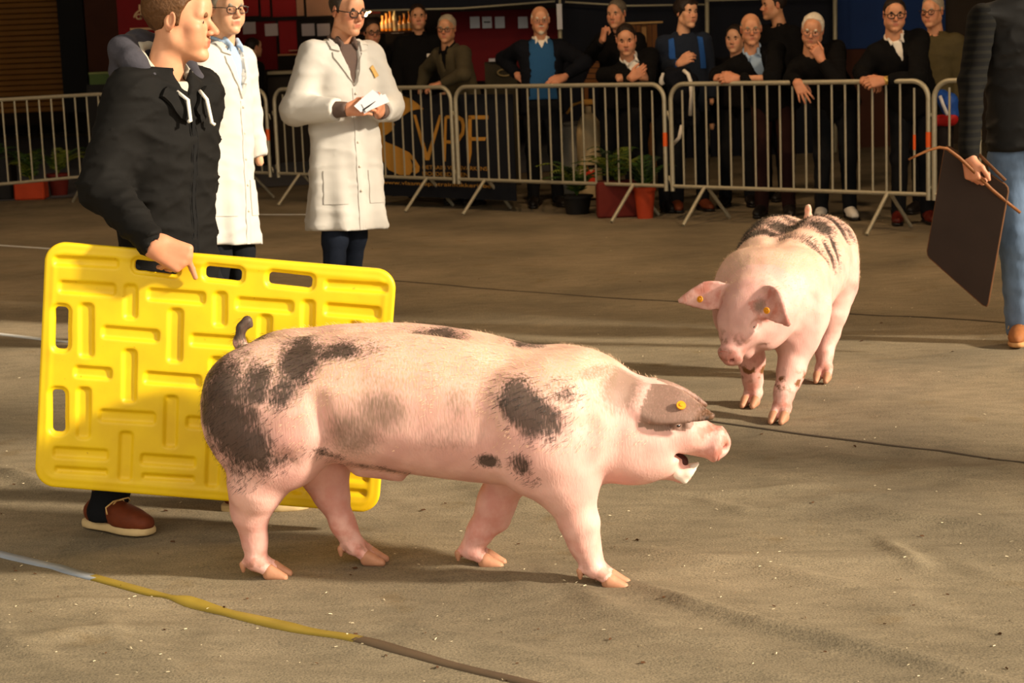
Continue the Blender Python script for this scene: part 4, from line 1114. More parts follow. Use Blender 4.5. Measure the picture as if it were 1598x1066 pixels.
    def torso(s, grow=0.0, lo=None, top=0.0, mod=None):
        st = [(w, 0, P.get('belly', 0) * math.exp(-((w - L * .25) / .16) ** 2), (a + grow) * bulk, (b + grow) * bulk) for w, a, b in T]
        lo_ = w0 if lo is None else lo
        if st[0][0] > lo_: st = [(lo_, 0, 0, st[0][3] * P.get('flare', 1.03), st[0][4] * P.get('flare', 1.03))] + st
        st = [r for r in st if r[0] >= lo_ - 1e-6]
        if top: st.append((L + top, 0, 0, (.070 + grow), (.072 + grow)))
        s.loft(hip, U, V, ax, st, 0.03, n=2.3, mod=mod)
        return st
    def fr(X, Y, Z):
        x, y, z = X - hip[0], Y - hip[1], Z - hip[2]
        return [x * q[0] + y * q[1] + z * q[2] for q in (U, V, ax)]
    big = A(.9, .9, 1.2)
    cl = P.get('cloth', {})
    if 'shirt' in cl:
        s = S(); torso(s, -.016, L * .25, .035); s.rc(sh['R'], sh['L'], .045, .045, 0.03)
        s.fn(lambda X, Y, Z: np.sqrt((fr(X, Y, Z)[0] / .060) ** 2 + ((fr(X, Y, Z)[1] - .018) / .064) ** 2) * .06 - .06 + 9 * (fr(X, Y, Z)[2] < L - .03), hip - big, hip + big, 0.002, 's')
        v, q = s.build(P.get('sres', .009)); so = mesh_np('shirt', v - base, q, cl['shirt'], o)
        # collar: a turned-down band open at the throat
        s = S(); cM = frame4(np.stack([U, V, ax], 1), neck - ax * .012 + V * .010); s.M = cM; n_ = 20; pts = []
        for i in range(n_ + 1):
            a = math.radians(-90 + 26 + i * (360 - 52) / n_); pts.append((.070 * math.cos(a) * (1 if True else 1), -.072 * math.sin(a), .022 - .030 * (-math.sin(a) * .5 + .5) ** 1.4 * 1.0))
        pts = [(x_, y_, z_ - .012 * max(0, y_) / .07) for x_, y_, z_ in pts]
        s.chain(pts, [.0085] * len(pts), 0.004)
        for q_ in (-1, 1): s.chain([(q_ * .050, .045, .010), (q_ * .042, .074, -.022), (q_ * .052, .080, -.050)], [.012, .011, .005], 0.006)
        v, q = s.build(.0045 if hr < .0045 else .006); mesh_np('collar', v - base, q, cl.get('collar', cl['shirt']), so)
    if 'tie' in cl:
        pass
    jk = cl.get('jacket')
    if jk:
        s = S(); fold = jk.get('fold'); st = torso(s, 0, None, jk.get('stand', 0.0), fold)
        s.rc(sh['R'] - U * .02, sh['L'] + U * .02, .058 * bulk, .058 * bulk, 0.06)
        sl = jk.get('sleeve', (.076, .062, .047))
        for k in 'RL':
            if k in jk.get('skip', ''): continue
            a, e, w_ = arm[k]; cut = jk.get('cuff', .035); d = unit(w_ - e); w2 = w_ - d * cut
            s.chain([a, e, w2], [q * bulk ** .5 for q in sl], 0.035)
            # flat cuff end
            M4 = w2
            s.fn(lambda X, Y, Z, M4=M4, d=d: (M4 @ d) - (X * d[0] + Y * d[1] + Z * d[2]) + np.clip(np.sqrt((X - M4[0]) ** 2 + (Y - M4[1]) ** 2 + (Z - M4[2]) ** 2) - .085, 0, 9) * 5, M4 - .1, M4 + .1, 0.004, 's')
        vdep = jk.get('v')
        if vdep is not None:                              # V-shaped front opening
            wv = L - vdep; slp = jk.get('vs', .28); vo = jk.get('vo', 0.0)
            s.fn(lambda X, Y, Z: np.maximum(np.abs(fr(X, Y, Z)[0] - vo * (L - fr(X, Y, Z)[2])) - slp * (fr(X, Y, Z)[2] - wv), .01 - fr(X, Y, Z)[1]) * .9, hip - big, hip + big, 0.006, 's')
        s.fn(lambda X, Y, Z: np.sqrt((fr(X, Y, Z)[0] / .068) ** 2 + ((fr(X, Y, Z)[1] - .012) / .074) ** 2) * .068 - .068 + 9 * (fr(X, Y, Z)[2] < L - .06), hip - big, hip + big, 0.004, 's')
        if jk.get('open'):                                # worn open down the front
            ow = jk['open']
            s.fn(lambda X, Y, Z: np.maximum(np.abs(fr(X, Y, Z)[0]) - ow - .10 * np.clip(.2 - fr(X, Y, Z)[2], 0, 1), -fr(X, Y, Z)[1]) * .9, hip - big, hip + big, 0.006, 's')
        if jk.get('cutlow'): pass
        amp = jk.get('amp', .0045)
        def disp(X, Y, Z):
            r1 = 1 - np.abs(wob(X, Y, Z, jk.get('freq', 15), (1, 1, 1.5))); r2 = 1 - np.abs(wob(X + .3, Y, Z + .2, jk.get('freq', 15) * 2.1, (.9, .9, 1.7)))
            return -amp * (1.6 * (np.clip(r1, 0, 1) ** 3 - .3) + .7 * (np.clip(r2, 0, 1) ** 3 - .3))
        v, q = s.build(cr, disp=disp)
        jo = mesh_np(jk.get('name', 'jacket'), v - base, q, jk['m'], o); P['_jv'] = (v, q); P['_jo'] = jo
        if jk.get('lapel'):
            bvh = BVHTree.FromPolygons([tuple(p) for p in v], [tuple(p) for p in q])
            slp = jk.get('vs', .28); wv = L - vdep; vo = jk.get('vo', 0.0)
            for sg in (-1, 1):
                def e(w, x): return (sg * (slp * (w - wv) * .92 + x) + vo * (L - w), w)
                poly = [e(wv, .002), e(wv + (vdep * .35), -.002), e(wv + vdep * .68, -.002), e(wv + vdep * .70, .055), e(wv + vdep * .60, .062), e(wv + vdep * .34, .040)]
                if sg > 0: poly = poly[::-1]
                patch('lapel', bvh, base, hip, U, V, ax, poly, jk.get('lapm', jk['m']), jo, .009, .008)
                poly = [e(wv + vdep * .70, -.002), e(wv + vdep * .97, -.012), e(wv + vdep * .97, .045), e(wv + vdep * .76, .058)]
                if sg > 0: poly = poly[::-1]
                patch('collar', bvh, base, hip, U, V, ax, poly, jk.get('lapm', jk['m']), jo, .012, .010)
    if 'vest' in cl:                                      # second layer under an open jacket
        vs = cl['vest']; s = S(); torso(s, -.008, -.10, 0.0); s.rc(sh['R'], sh['L'], .055, .055, 0.04)
        vd = vs.get('v', .12); wv = L - vd
        s.fn(lambda X, Y, Z: np.maximum(np.abs(fr(X, Y, Z)[0]) - .42 * (fr(X, Y, Z)[2] - wv), .01 - fr(X, Y, Z)[1]) * .9, hip - big, hip + big, 0.006, 's')
        s.fn(lambda X, Y, Z: np.sqrt((fr(X, Y, Z)[0] / .066) ** 2 + ((fr(X, Y, Z)[1] - .012) / .072) ** 2) * .066 - .066 + 9 * (fr(X, Y, Z)[2] < L - .06), hip - big, hip + big, 0.004, 's')
        v, q = s.build(.012, disp=lambda X, Y, Z: .003 * wob(X, Y, Z, 18)); mesh_np(vs.get('name', 'sweater'), v - base, q, vs['m'], o); P['_vv'] = (v, q)
    if 'trousers' in cl:
        s = S(); s.el(hip - Zv * .02, (.165 * bulk, .12 * bulk, .12), 0.04, 'u', np.stack([Rt, D, Zv], 1))
        tr = P.get('trr', (.092, .066, .055))
        for hj, kn, an in legs: s.chain([hj, kn, an - Zv * .03], tr, 0.04)
        zc = max(q[2] for _, _, q in legs)
        v, q = s.build(max(cr, P.get('tres', .014)), disp=lambda X, Y, Z: .004 * wob(X, Y, Z, 16, (1, 1, 1.6)) + .002 * wob(X, Y, Z, 40))
        v[:, 2] = np.maximum(v[:, 2], .035)
        mesh_np('trousers', v - base, q, cl['trousers'], o)
    for i, (hj, kn, an) in enumerate(legs):
        td = P['toes'][i] if 'toes' in P else D + Rt * (.15 if i == 0 else -.15)
        make_shoe(base, an, td, cl.get('shoes', m_leather), cl.get('soles', m_leather), o, hr < .0045, cl.get('laces'))
    P['_o'] = o; P['_f'] = (hip, U, V, ax, L, base, sh, arm, neck, HR, hc)
    return o
# ------------------------------------------------------------------ the man with the yellow board
m_shoebrown = mat('brown suede', srgb(104, 46, 18), 0.7, 0.35, 40, 0.2); m_solebeige = mat('beige sole', srgb(204, 178, 130), 0.8); m_lacebeige = mat('beige lace', srgb(214, 176, 112), 0.8)
m_hood = mat('charcoal hoodie', srgb(62, 60, 66), 0.95, 0.2, 70, 0.2); m_lining = mat('light grey lining', srgb(182, 176, 158), 0.95, 0.15, 60, 0.15); m_cord = mat('white drawstring', srgb(226, 220, 206), 0.8)
m_zip = mat('black zip', srgb(12, 11, 10), 0.95)
hY = 6.0
hwr = W(240, 383, 5.640)
PH_ = dict(label='man in black jacket over a grey hoodie holding the yellow board', head=W(281, 31, 6.02), face=(84, 6, 0), torso=52, base=(-1.06, 6.02),
    hip=W(262, 415, 6.03), res=.0032, cres=.0085, hres=.0032, hair='short', hairm=m_brownhair, browm=mat('light brown brow', srgb(112, 74, 44), 0.7), hairvol=.011, tousle=.0022, skin=SKR, flush=.35, nose=1.15, w=.96, jaw=1.03,
    R=(W(160, 292, 5.84), hwr), L=(W(300, 285, 6.22), W(282, 345, 6.24)), handL=dict(n=(0, -1, 0)),
    feet=[A(-1.345, 5.93, 0), A(-.90, 6.10, 0)], toes=[A(.80, -.60, 0), A(1, -.1, 0)], knees=[A(-1.20, 5.98, .50), A(-.93, 6.10, .53)],
    sw=.135, drop=.085, tor=lambda L: [(-.12, .178, .130), (0, .174, .128), (L * .3, .170, .125), (L * .62, .184, .135), (L * .80, .168, .125), (L - .07, .120, .105), (L - .005, .080, .085)], hem=-.26, sres=.008,
    handR=dict(n=A(-.05, 1, -.12), f=W(282, 402, 5.640) - hwr, sc=1.12,
               over={0: [W(294, 407, 5.655), W(300, 420, 5.672), W(305, 433, 5.678)], 1: [W(284, 411, 5.655), W(278, 419, 5.69), W(271, 420, 5.72)],
                     2: [W(272, 415, 5.660), W(266, 420, 5.69), W(260, 420, 5.72)], 3: [W(258, 414, 5.665), W(252, 417, 5.69), W(247, 417, 5.72)]},
               thumb=[W(272, 384, 5.66), W(284, 389, 5.685), W(291, 395, 5.69)]),
    cloth=dict(jacket=dict(m=m_softblack, sleeve=(.088, .072, .045), cuff=.004, amp=.0065, freq=11, v=.10, vs=.42), trousers=m_darktrou, shoes=m_shoebrown, soles=m_solebeige, laces=m_lacebeige), trr=(.10, .078, .062))
person(PH_)
def handler_extras(P):
    o = P['_o']; hip, U, V, ax, L, base, sh, arm, neck, HR, hc = P['_f']
    R3 = np.stack([U, V, ax], 1)
    # hood lying behind the neck, its pale lining and the front strings
    s = S(); s.M = frame4(R3, neck)
    s.chain([(.075, .085, -.085), (.095, .04, -.035), (.105, -.03, .022), (.075, -.10, .055), (0, -.125, .062), (-.075, -.10, .055), (-.105, -.03, .022), (-.095, .04, -.035), (-.075, .085, -.085)],
            [.012, .024, .040, .048, .052, .048, .040, .024, .012], 0.02)
    s.rc((-.06, -.125, -.01), (.06, -.125, -.01), .05, .05, 0.04); s.rc((0, -.14, -.03), (0, -.145, -.10), .055, .03, 0.04)
    v, q = s.build(.006, disp=lambda X, Y, Z: .0045 * wob(X, Y, Z, 26)); ho = mesh_np('hood', v - base, q, m_hood, o)
    s = S(); s.M = frame4(R3, neck)
    s.chain([(.050, .085, -.075), (.068, .04, -.025), (.074, -.025, .030), (.048, -.070, .062), (0, -.084, .068), (-.048, -.070, .062), (-.074, -.025, .030), (-.068, .04, -.025), (-.050, .085, -.075)], [.014, .015, .018, .018, .018, .018, .018, .015, .014], 0.012)
    v, q = s.build(.005); mesh_np('hood_lining', v - base, q, m_lining, ho)
    s = S(); s.M = frame4(R3, neck); s.loft((0, .012, -.14), (1, 0, 0), (0, 1, 0), (0, 0, 1), [(0, 0, .05, .10, .055), (.06, 0, .03, .085, .06), (.10, 0, .02, .07, .055)], 0.01)
    s.rc((0, .0, -.04), (0, .03, .12), .056, .06, 0.01, 's')
    v, q = s.build(.006); mesh_np('sweatshirt', v - base, q, m_lining, o)
    for q_, ln in ((1, .10), (-1, .12)):
        M4 = frame4(R3, neck); mb = MB().tube([(q_ * .048, .110, -.070), (q_ * .040, .150, -.095), (q_ * .045, .166, -.12 - ln * .4), (q_ * .055, .168, -.09 - ln * .7)], .0062, 8)
        xform(mb, M4, base).build('drawstring', m_cord, ho, True)
    v, q = P['_jv']; bvh = BVHTree.FromPolygons([tuple(p) for p in v], [tuple(p) for p in q]); jo = P['_jo']
    patch('zip', bvh, base, hip, U, V, ax, [(-.006, -.14), (.006, -.14), (.006, L - .115), (-.006, L - .115)], m_zip, jo, .002, .003, 4)
    for sg in (-1, 1):
        poly = [(sg * .010, -.14), (sg * .013, -.14), (sg * .013, L - .13), (sg * .010, L - .13)]
        patch('seam', bvh, base, hip, U, V, ax, poly if sg < 0 else poly[::-1], m_zip, jo, .001, .002, 4)
        poly = [(sg * .008, L - .125), (sg * .045, L - .075), (sg * .080, L - .055), (sg * .110, L - .085), (sg * .055, L - .150), (sg * .02, L - .165)]
        patch('collar_flap', bvh, base, hip, U, V, ax, poly if sg < 0 else poly[::-1], m_softblack, jo, .017, .012, 3)
    e, w_ = arm['R'][1], arm['R'][2]; d = unit(w_ - e); c = w_ - d * .016
    s = S(); s.rc(c - d * .045, c + d * .006, .0475, .042, .005); s.rc(c - d * .01, c + d * .06, .028, .03, .004, 's')
    v, q = s.build(.006, disp=lambda X, Y, Z: .0012 * wob(X, Y, Z, 60)); mesh_np('cuff', v - base, q, m_softblack, jo)
handler_extras(PH_)
# ------------------------------------------------------------------ the two judges in white coats
m_badge = mat('gold card badge', srgb(196, 156, 84), 0.6, 0.1); m_paper = mat('white paper', srgb(222, 220, 222), 0.8, 0.03); m_pen = mat('black pen', srgb(18, 18, 20), 0.4)
m_button = mat('white button', srgb(206, 196, 178), 0.4); m_papergrey = mat('printed paper', srgb(176, 176, 184), 0.8, 0.2, 120)
def coat_fold(a, b, w):
    th = np.arctan2(b, a); k = np.clip((.30 - w) / .5, 0, 1)
    return k * (.012 * np.sin(5 * th + 1.0) + .006 * np.sin(9 * th + 3 * w)) + .004 * np.sin(5 * th + 9 * w)
def coat_tor(L): return [(-.385, .230, .18), (-.2, .212, .165), (0, .200, .150), (L * .3, .190, .142), (L * .62, .200, .145), (L * .80, .180, .126), (L - .06, .120, .100), (L - .005, .083, .085)]
jY2 = 10.2
J2 = dict(label='judge in white coat and glasses reading papers, gold badge on chest', head=W(542, 17, jY2), face=(42, 10, 0), torso=34, base=(W(520, 500, jY2)[0], jY2), hip=W(537, 248, jY2 + .02), res=.0042, cres=.011, hres=.004,
    hair='reced', hairm=mat('short dark hair', srgb(58, 48, 38), 0.7, 0.3, 90, 0.4, stretch=(1, .25, 1)), hairvol=.006, skin=SKR, glasses=m_gframe, grim=.0032, nose=1.1, fat=-.3, flush=.5,
    R=(W(462, 172, jY2 - .12), W(543, 171, jY2 - .30)), L=(W(607, 165, jY2 + .12), W(592, 176, jY2 - .16)), sw=.165, drop=.095, tor=coat_tor, hem=-.385,
    handR=dict(n=A(.25, .75, -.2), f=A(1, -.1, .08), curl=(.5, .7, .5)), handL=dict(n=A(-.7, -.1, .5), f=A(.05, -.8, .35), curl=(.8, .8, .5)),
    feet=[W(522, 500, jY2 - .1) * A(1, 1, 0), W(540, 500, jY2 + .12) * A(1, 1, 0)],
    cloth=dict(shirt=m_plaid, jacket=dict(name='coat', m=m_whitecoat, v=.26, vs=.30, lapel=True, sleeve=(.090, .080, .060), cuff=.075, amp=.0042, freq=8, fold=coat_fold), trousers=m_navyjeans))
person(J2)
jY1 = 9.5
J1 = dict(label='judge in white coat and glasses, half hidden behind the man in black', head=W(353, 13, jY1), face=(40, 4, 0), torso=62, base=(W(352, 500, jY1)[0], jY1), hip=W(348, 262, jY1), res=.0042, cres=.012,
    hair='short', hairm=m_greyhair, hairvol=.006, glasses=m_gframe, grim=.0024, fat=.5, nose=1.0, flush=.3, sw=.165, drop=.10, tor=coat_tor, hem=-.385,
    R=(W(312, 190, jY1 - .22), W(304, 285, jY1 - .16)), handR=dict(n=(0, 1, 0)), bulk=.86,
    cloth=dict(shirt=m_blueshirt, jacket=dict(name='coat', m=m_whitecoat, v=.30, vs=.22, lapel=True, sleeve=(.085, .075, .06), cuff=.03, amp=.0042, freq=8, fold=coat_fold), trousers=m_darktrou))
person(J1)
def coat_extras(P, badge=False, cuffs=None):
    o, jo = P['_o'], P['_jo']; hip, U, V, ax, L, base, sh, arm, neck, HR, hc = P['_f']
    v, q = P['_jv']; bvh = BVHTree.FromPolygons([tuple(p) for p in v], [tuple(p) for p in q])
    vd = P['cloth']['jacket']['v']
    patch('front_placket', bvh, base, hip, U, V, ax, [(-.022, -.38), (.016, -.38), (.016, L - vd - .01), (-.022, L - vd - .01)], m_whitecoat, jo, .004, .004, 4)
    for i in range(5):
        w = L - vd - .04 - i * .13
        h = bvh.ray_cast(Vector(hip + U * 0 + ax * w + V * .6), Vector(-V), 1.2)
        if h[0] is not None: sphere_obj('button', np.array(h[0]) + np.array(V) * .006 - base, .007, m_button, jo)
    for sg in (-1, 1):
        poly = [(sg * .07, -.24), (sg * .185, -.24), (sg * .178, -.06), (sg * .07, -.06)]
        patch('pocket', bvh, base, hip, U, V, ax, poly if sg > 0 else poly[::-1], m_whitecoat, jo, .005, .004, 3)
    if badge:
        c0, c1 = -.135, L * .72
        b = patch('badge', bvh, base, hip, U, V, ax, [(c0 - .030, c1 - .022), (c0 - .004, c1 - .036), (c0 + .028, c1 + .018), (c0 + .002, c1 + .036)], m_badge, jo, .010, .004, 2); b['label'] = 'crumpled gold badge'
    if cuffs is not None:
        for k in cuffs:
            e, w_ = arm[k][1], arm[k][2]; d = unit(w_ - e); s = S(); s.rc(w_ - d * .10, w_ - d * .022, .046, .041, .0); s.rc(w_ - d * .03, w_ + d * .03, .027, .03, .004, 's')
            vv, qq = s.build(.006, disp=lambda X, Y, Z: .0015 * wob(X, Y, Z, 60)); mesh_np('shirt_cuff', vv - base, qq, m_plaid, o)
coat_extras(J2, True, 'RL'); coat_extras(J1)
# papers and pen in the reading judge's hands
pc = W(582, 162, jY2 - .34)
pap = empty('paper_sheets', pc); tag(pap, 'small bundle of white papers held by the judge with the gold badge', 'papers')
pu = unit(W(609, 146, jY2 - .32) - W(570, 168, jY2 - .36)); pv = unit(A(-.35, .45, .75) - pu * (A(-.35, .45, .75) @ pu)); pn = np.cross(pu, pv)
for i, (du, dv, rt) in enumerate(((0, 0, 0), (-.012, .02, .10), (-.02, .028, .22), (.012, -.01, -.12))):
    u2 = pu * math.cos(rt) + pv * math.sin(rt); v2 = -pu * math.sin(rt) + pv * math.cos(rt)
    MB().prism([(-.068, -.026), (.068, -.026), (.068, .026), (0, .029), (-.068, .026)], u2 * 0 + pu * du + pv * dv + pn * (.004 * i), u2, v2, pn, .0012).build('sheet', m_paper if i != 1 else m_papergrey, pap)
pen = tag(MB().tube([W(566, 172, jY2 - .385), W(575, 166, jY2 - .40), W(586, 158, jY2 - .41)], [.004, .0045, .0015], 8).build('pen', m_pen, None, True), 'black pen held against the papers by the judge', 'pen')

# ------------------------------------------------------------------ man in jeans at the right edge
mY = 8.75
rw_ = W(1512, 246, mY - .27)
PR = dict(label='man in faded jeans and dark jacket cropped by the right edge', head=W(1600, -75, mY), face=(-15, 5, 0), torso=-14, base=(W(1600, 520, mY)[0], mY), hip=W(1608, 235, mY), res=.006, cres=.012, hres=.0042, hair='short', hairm=m_darkhair,
    R=(W(1516, 130, mY - .05), rw_), sh=dict(R=W(1530, 28, mY)), sw=.20, skin=SKR,
    handR=dict(f=A(.15, -.15, -.9), n=A(.8, .5, .15), curl=(.95, 1.1, .7), sc=1.05), tor=lambda L: [(-.12, .20, .15), (0, .20, .15), (L * .3, .19, .15), (L * .62, .20, .15), (L * .84, .19, .13), (L - .045, .12, .1), (L - .005, .085, .085)],
    feet=[A(2.44, 8.80, 0), A(2.72, 9.05, 0)], toes=[A(-.45, -.9, 0), A(-.2, -1, 0)], trr=(.105, .082, .078), tres=.012, hem=-.04,
    cloth=dict(jacket=dict(m=mat('dark waxed jacket', srgb(20, 18, 15), 0.7, 0.2, 20), name='waistcoat', sleeve=(.085, .066, .05), cuff=.03, amp=.006, freq=10, skip='R'), trousers=m_jeans, shoes=mat('tan leather', srgb(150, 92, 46), 0.7, 0.3, 30, 0.2), soles=mat('tan sole', srgb(190, 140, 88), 0.8), laces=m_lacebeige))
person(PR)
def right_sleeve(P):
    o = P['_o']; hip, U, V, ax, L, base, sh, arm, neck, HR, hc = P['_f']; a, e, w_ = arm['R']; d = unit(w_ - e)
    s = S(); s.chain([a - U * .01, e, w_ - d * .02], [.072, .060, .046], 0.03)
    v, q = s.build(.010, disp=lambda X, Y, Z: .005 * wob(X, Y, Z, 14, (1, 1, 1.8))); mesh_np('sleeve', v - base, q, m_plaiddark, o)['label'] = 'dark checked shirt sleeve'
right_sleeve(PR)
# dark sorting board and cane in his hand
m_darkboard = mat('dark brown board', srgb(48, 36, 28), 0.75, 0.35, 6, 0.1); m_boardedge = mat('worn board edge', srgb(96, 62, 34), 0.8, 0.4, 30)  # edge and handle a lighter brown than the board face
def dark_board():
    Y0 = mY - .20
    c = [W(1476, 226, Y0 + .05), W(1574, 292, Y0 - .12), W(1536, 482, Y0 - .12), W(1447, 398, Y0 + .08)]
    o = c[0]; U = unit(c[1] - c[0]); Nn = unit(np.cross(U, c[3] - c[0])); V = np.cross(Nn, U)
    poly = [((p - o) @ U, (p - o) @ V) for p in c]
    def shave(poly, r):
        out = []
        for i, p in enumerate(poly):
            p = A(*p); a = A(*poly[i - 1]); b = A(*poly[(i + 1) % 4]); da, db = unit(a - p), unit(b - p)
            out += [p + da * r, p + (da + db) * r * .3, p + db * r]
        return [tuple(q) for q in out]
    root = MB().prism(shave(poly, .02), (0, 0, 0) + Nn * -.006, U, V, Nn, .012).build('sorting_board', m_darkboard)
    root.location = o; tag(root, 'dark brown flat sorting board hanging from the hand of the man in jeans', 'pig board')
    k = shave(poly, .02); mb = MB().tube([U * p[0] + V * p[1] for p in k], .0060, 6, True); mb.build('edge', m_boardedge, root, True)
    mb = MB().tube([U * poly[1][0] * .45 + V * (poly[1][1] * .45 - .0), U * poly[1][0] * .5 + V * (poly[1][1] * .5) - V * .0 + Zv * .06, U * poly[1][0] * .95 + V * poly[1][1] * .95 + Zv * .02], .008, 6); mb.build('handle', m_boardedge, root, True)
dark_board()
cane = MB().tube([W(1418, 249, mY - .315), W(1432, 242, mY - .315), W(1450, 234, mY - .315), W(1466, 230, mY - .315), W(1478, 232, mY - .315), W(1497, 246, mY - .31), W(1520, 268, mY - .31), W(1548, 296, mY - .315), W(1572, 316, mY - .315), W(1592, 332, mY - .315)],
    [.0055, .006, .0065, .007, .0075, .008, .008, .008, .0075, .007], 8).build('cane', mat('knotty cane wood', srgb(124, 76, 36), 0.6, 0.4, 60), None, True)
tag(cane, 'crooked brown wooden cane held with the dark board', 'cane')
# ------------------------------------------------------------------ spectators behind the barriers
def at_fence(px, back): p = fence_pt(px, back, 1.5); return p
def spec(label, px, py, back, face, torso=None, lean=0.0, **kw):
    """head seen at px,py; lean moves the head towards the barrier over the feet"""
    hp = at_fence(px, back); Y = hp[1]
    if torso is None: torso = face[0] * .6
    ft = hp + CN * lean
    P = dict(label=label, head=W(px, py, Y), face=face, torso=torso, base=(ft[0], ft[1]), res=.0058, cres=.019, hres=.005, sres=.012, group='spectators behind the barriers')
    P['Y'] = Y; P.update(kw)
    P.setdefault('cloth', dict(jacket=dict(m=m_blackcloth), trousers=m_darktrou))
    return P
def on(px, py, back): return W(px, py, at_fence(px, back)[1])
crowd = []
crowd.append(spec('dark-haired spectator with glasses beside the papers judge, all in black', 581, 50, .9, (18, 4, 0), hair='short', hairm=m_darkhair, glasses=m_gframe, grim=.003, skin=SKT, hairvol=.014))
crowd.append(spec('tall dark-haired spectator in black with a small white chest badge', 652, 26, 1.0, (6, 2, 0), torso=5, hair='short', hairm=m_darkhair, skin=SKT, cloth=dict(jacket=dict(m=m_blackcloth, v=.10, vs=.3), shirt=m_blackcloth, trousers=m_darktrou)))
crowd.append(spec('grey-haired spectator in olive tweed jacket, hand on the barrier', 697, 44, .30, (-14, 6, -4), torso=-48, lean=.22, hair='short', hairm=m_greyhair, glasses=m_gframe, grim=.0028, skin=SKT,
    sw=.17, L=(on(724, 116, .12), on(688, 131, .10)), R=(on(665, 110, .5), on(655, 145, .45)), handL=dict(f=A(-1, -.1, -.1), n=A(0, .1, -1), curl=(.5, .7, .5)), cloth=dict(jacket=dict(m=m_tweed, v=.24, vs=.2), shirt=m_blackcloth, trousers=m_navyjeans)))
crowd.append(spec('bald bearded spectator in bright blue sweater with hands on hips', 843, 31, .60, (3, 2, 0), torso=4, hair='ring', hairm=m_whitehair, hairvol=.004, glasses=m_gmetal, grim=.0016, beard=mat('white beard', srgb(196, 184, 164), 0.8, .2, 90, .3), skin=SKR, bulk=1.08, belly=.02,
    L=(on(912, 98, .62), on(880, 121, .42)), R=(on(785, 92, .65), on(808, 118, .5)), handL=dict(f=A(-.8, -.5, -.25), n=A(-.1, .7, -.5), curl=(.25, .4, .3)), handR=dict(f=A(.8, -.2, -.5), n=A(.2, .7, -.3)),
    cloth=dict(shirt=m_whiteshirt, vest=dict(m=m_bluesweat, v=.11), jacket=dict(m=m_navycloth, open=.105, v=.2, vs=.5), trousers=m_darktrou)))
crowd.append(spec('grey-haired spectator in black with a fist at his mouth', 962, 21, 1.2, (-28, 6, 0), torso=-20, hair='full', hairm=m_salthair, skin=SKR,
    R=(on(915, 95, 1.0), on(941, 62, .80)), handR=dict(f=A(.15, -.1, 1), n=A(.9, .3, 0), curl=(1.3, 1.4, .9))))
crowd.append(spec('dark-haired spectator leaning forward with arms folded, open white collar', 977, 61, .25, (-6, 14, 3), torso=2, lean=.30, hair='short', hairm=m_darkhair, skin=SKR, fat=.6,
    R=(on(942, 118, .2), on(985, 122, .02)), L=(on(1010, 120, .2), on(965, 124, .04)), handR=dict(f=A(.8, -.1, .5), n=A(0, .9, .1)), cloth=dict(shirt=m_whiteshirt, jacket=dict(m=m_blackcloth, v=.22, vs=.30), trousers=m_darktrou)))
crowd.append(spec('young man in navy sweater with blue backpack straps', 1071, 19, .75, (32, 2, 0), torso=6, hair='full', hairm=m_darkhair, fringe=True, hairvol=.016, jaw=1.04, skin=SK, fat=-.6,
    R=(on(1032, 108, .7), on(1060, 100, .42)), handR=dict(f=A(.5, -.4, .35), n=A(.3, .8, -.3), curl=(.6, .8, .5)), cloth=dict(jacket=dict(m=mat('navy sweater', srgb(22, 30, 44), .95, .2, 60, .15), name='sweater', amp=.004), trousers=m_darktrou, shoes=m_shoebrown)))
crowd.append(spec('spectator with dark hair peeking out behind the bald man', 1147, 60, 1.25, (-24, 4, 0), hair='full', hairm=m_darkhair, skin=SK, hs=.95))
crowd.append(spec('bald spectator in black jacket and pale blue shirt with clasped hands', 1172, 45, .32, (-4, 6, 2), torso=-14, lean=.30, hair='ring', hairm=m_greyhair, hairvol=.003, glasses=m_gmetal, grim=.0014, skin=SKR, bulk=1.05,
    R=(on(1120, 118, .35), on(1118, 122, .06)), L=(on(1206, 122, .12), on(1150, 123, .04)), handL=dict(f=A(-1, 0, .12), n=A(.1, .9, -.4), curl=(.5, .8, .6)), handR=dict(f=A(.75, -.5, .1), n=A(-.1, .6, -.7), curl=(.6, .9, .6)),
    cloth=dict(shirt=m_blueshirt, jacket=dict(m=m_blackcloth, v=.34, vs=.17), trousers=m_browntrou)))
crowd.append(spec('tall dark-haired man in black turned in profile to the left', 1207, 8, 1.8, (-78, 2, 0), torso=-50, hair='short', hairm=m_darkhair, skin=SKT))
crowd.append(spec('white-haired spectator with glasses resting his chin on his hand', 1268, 47, .32, (-16, 12, -6), torso=-8, lean=.30, hair='reced', hairm=m_whitehair, hairvol=.012, browm=m_whitehair, glasses=m_gmetal, grim=.0018, skin=SKR, fat=.8,
    L=(on(1308, 128, .10), on(1281, 92, .10)), R=(on(1236, 124, .15), on(1244, 128, -.02)), handL=dict(f=A(-.45, -.15, .8), n=A(-.3, .9, .2), curl=(1.2, 1.3, .8)), handR=dict(f=A(.35, -.35, -.8), n=A(.2, .9, -.3), curl=(.15, .3, .2), fan=.8),
    cloth=dict(jacket=dict(m=m_blackcloth), trousers=m_darktrou, shoes=mat('white trainer', srgb(214, 208, 198), .7))))
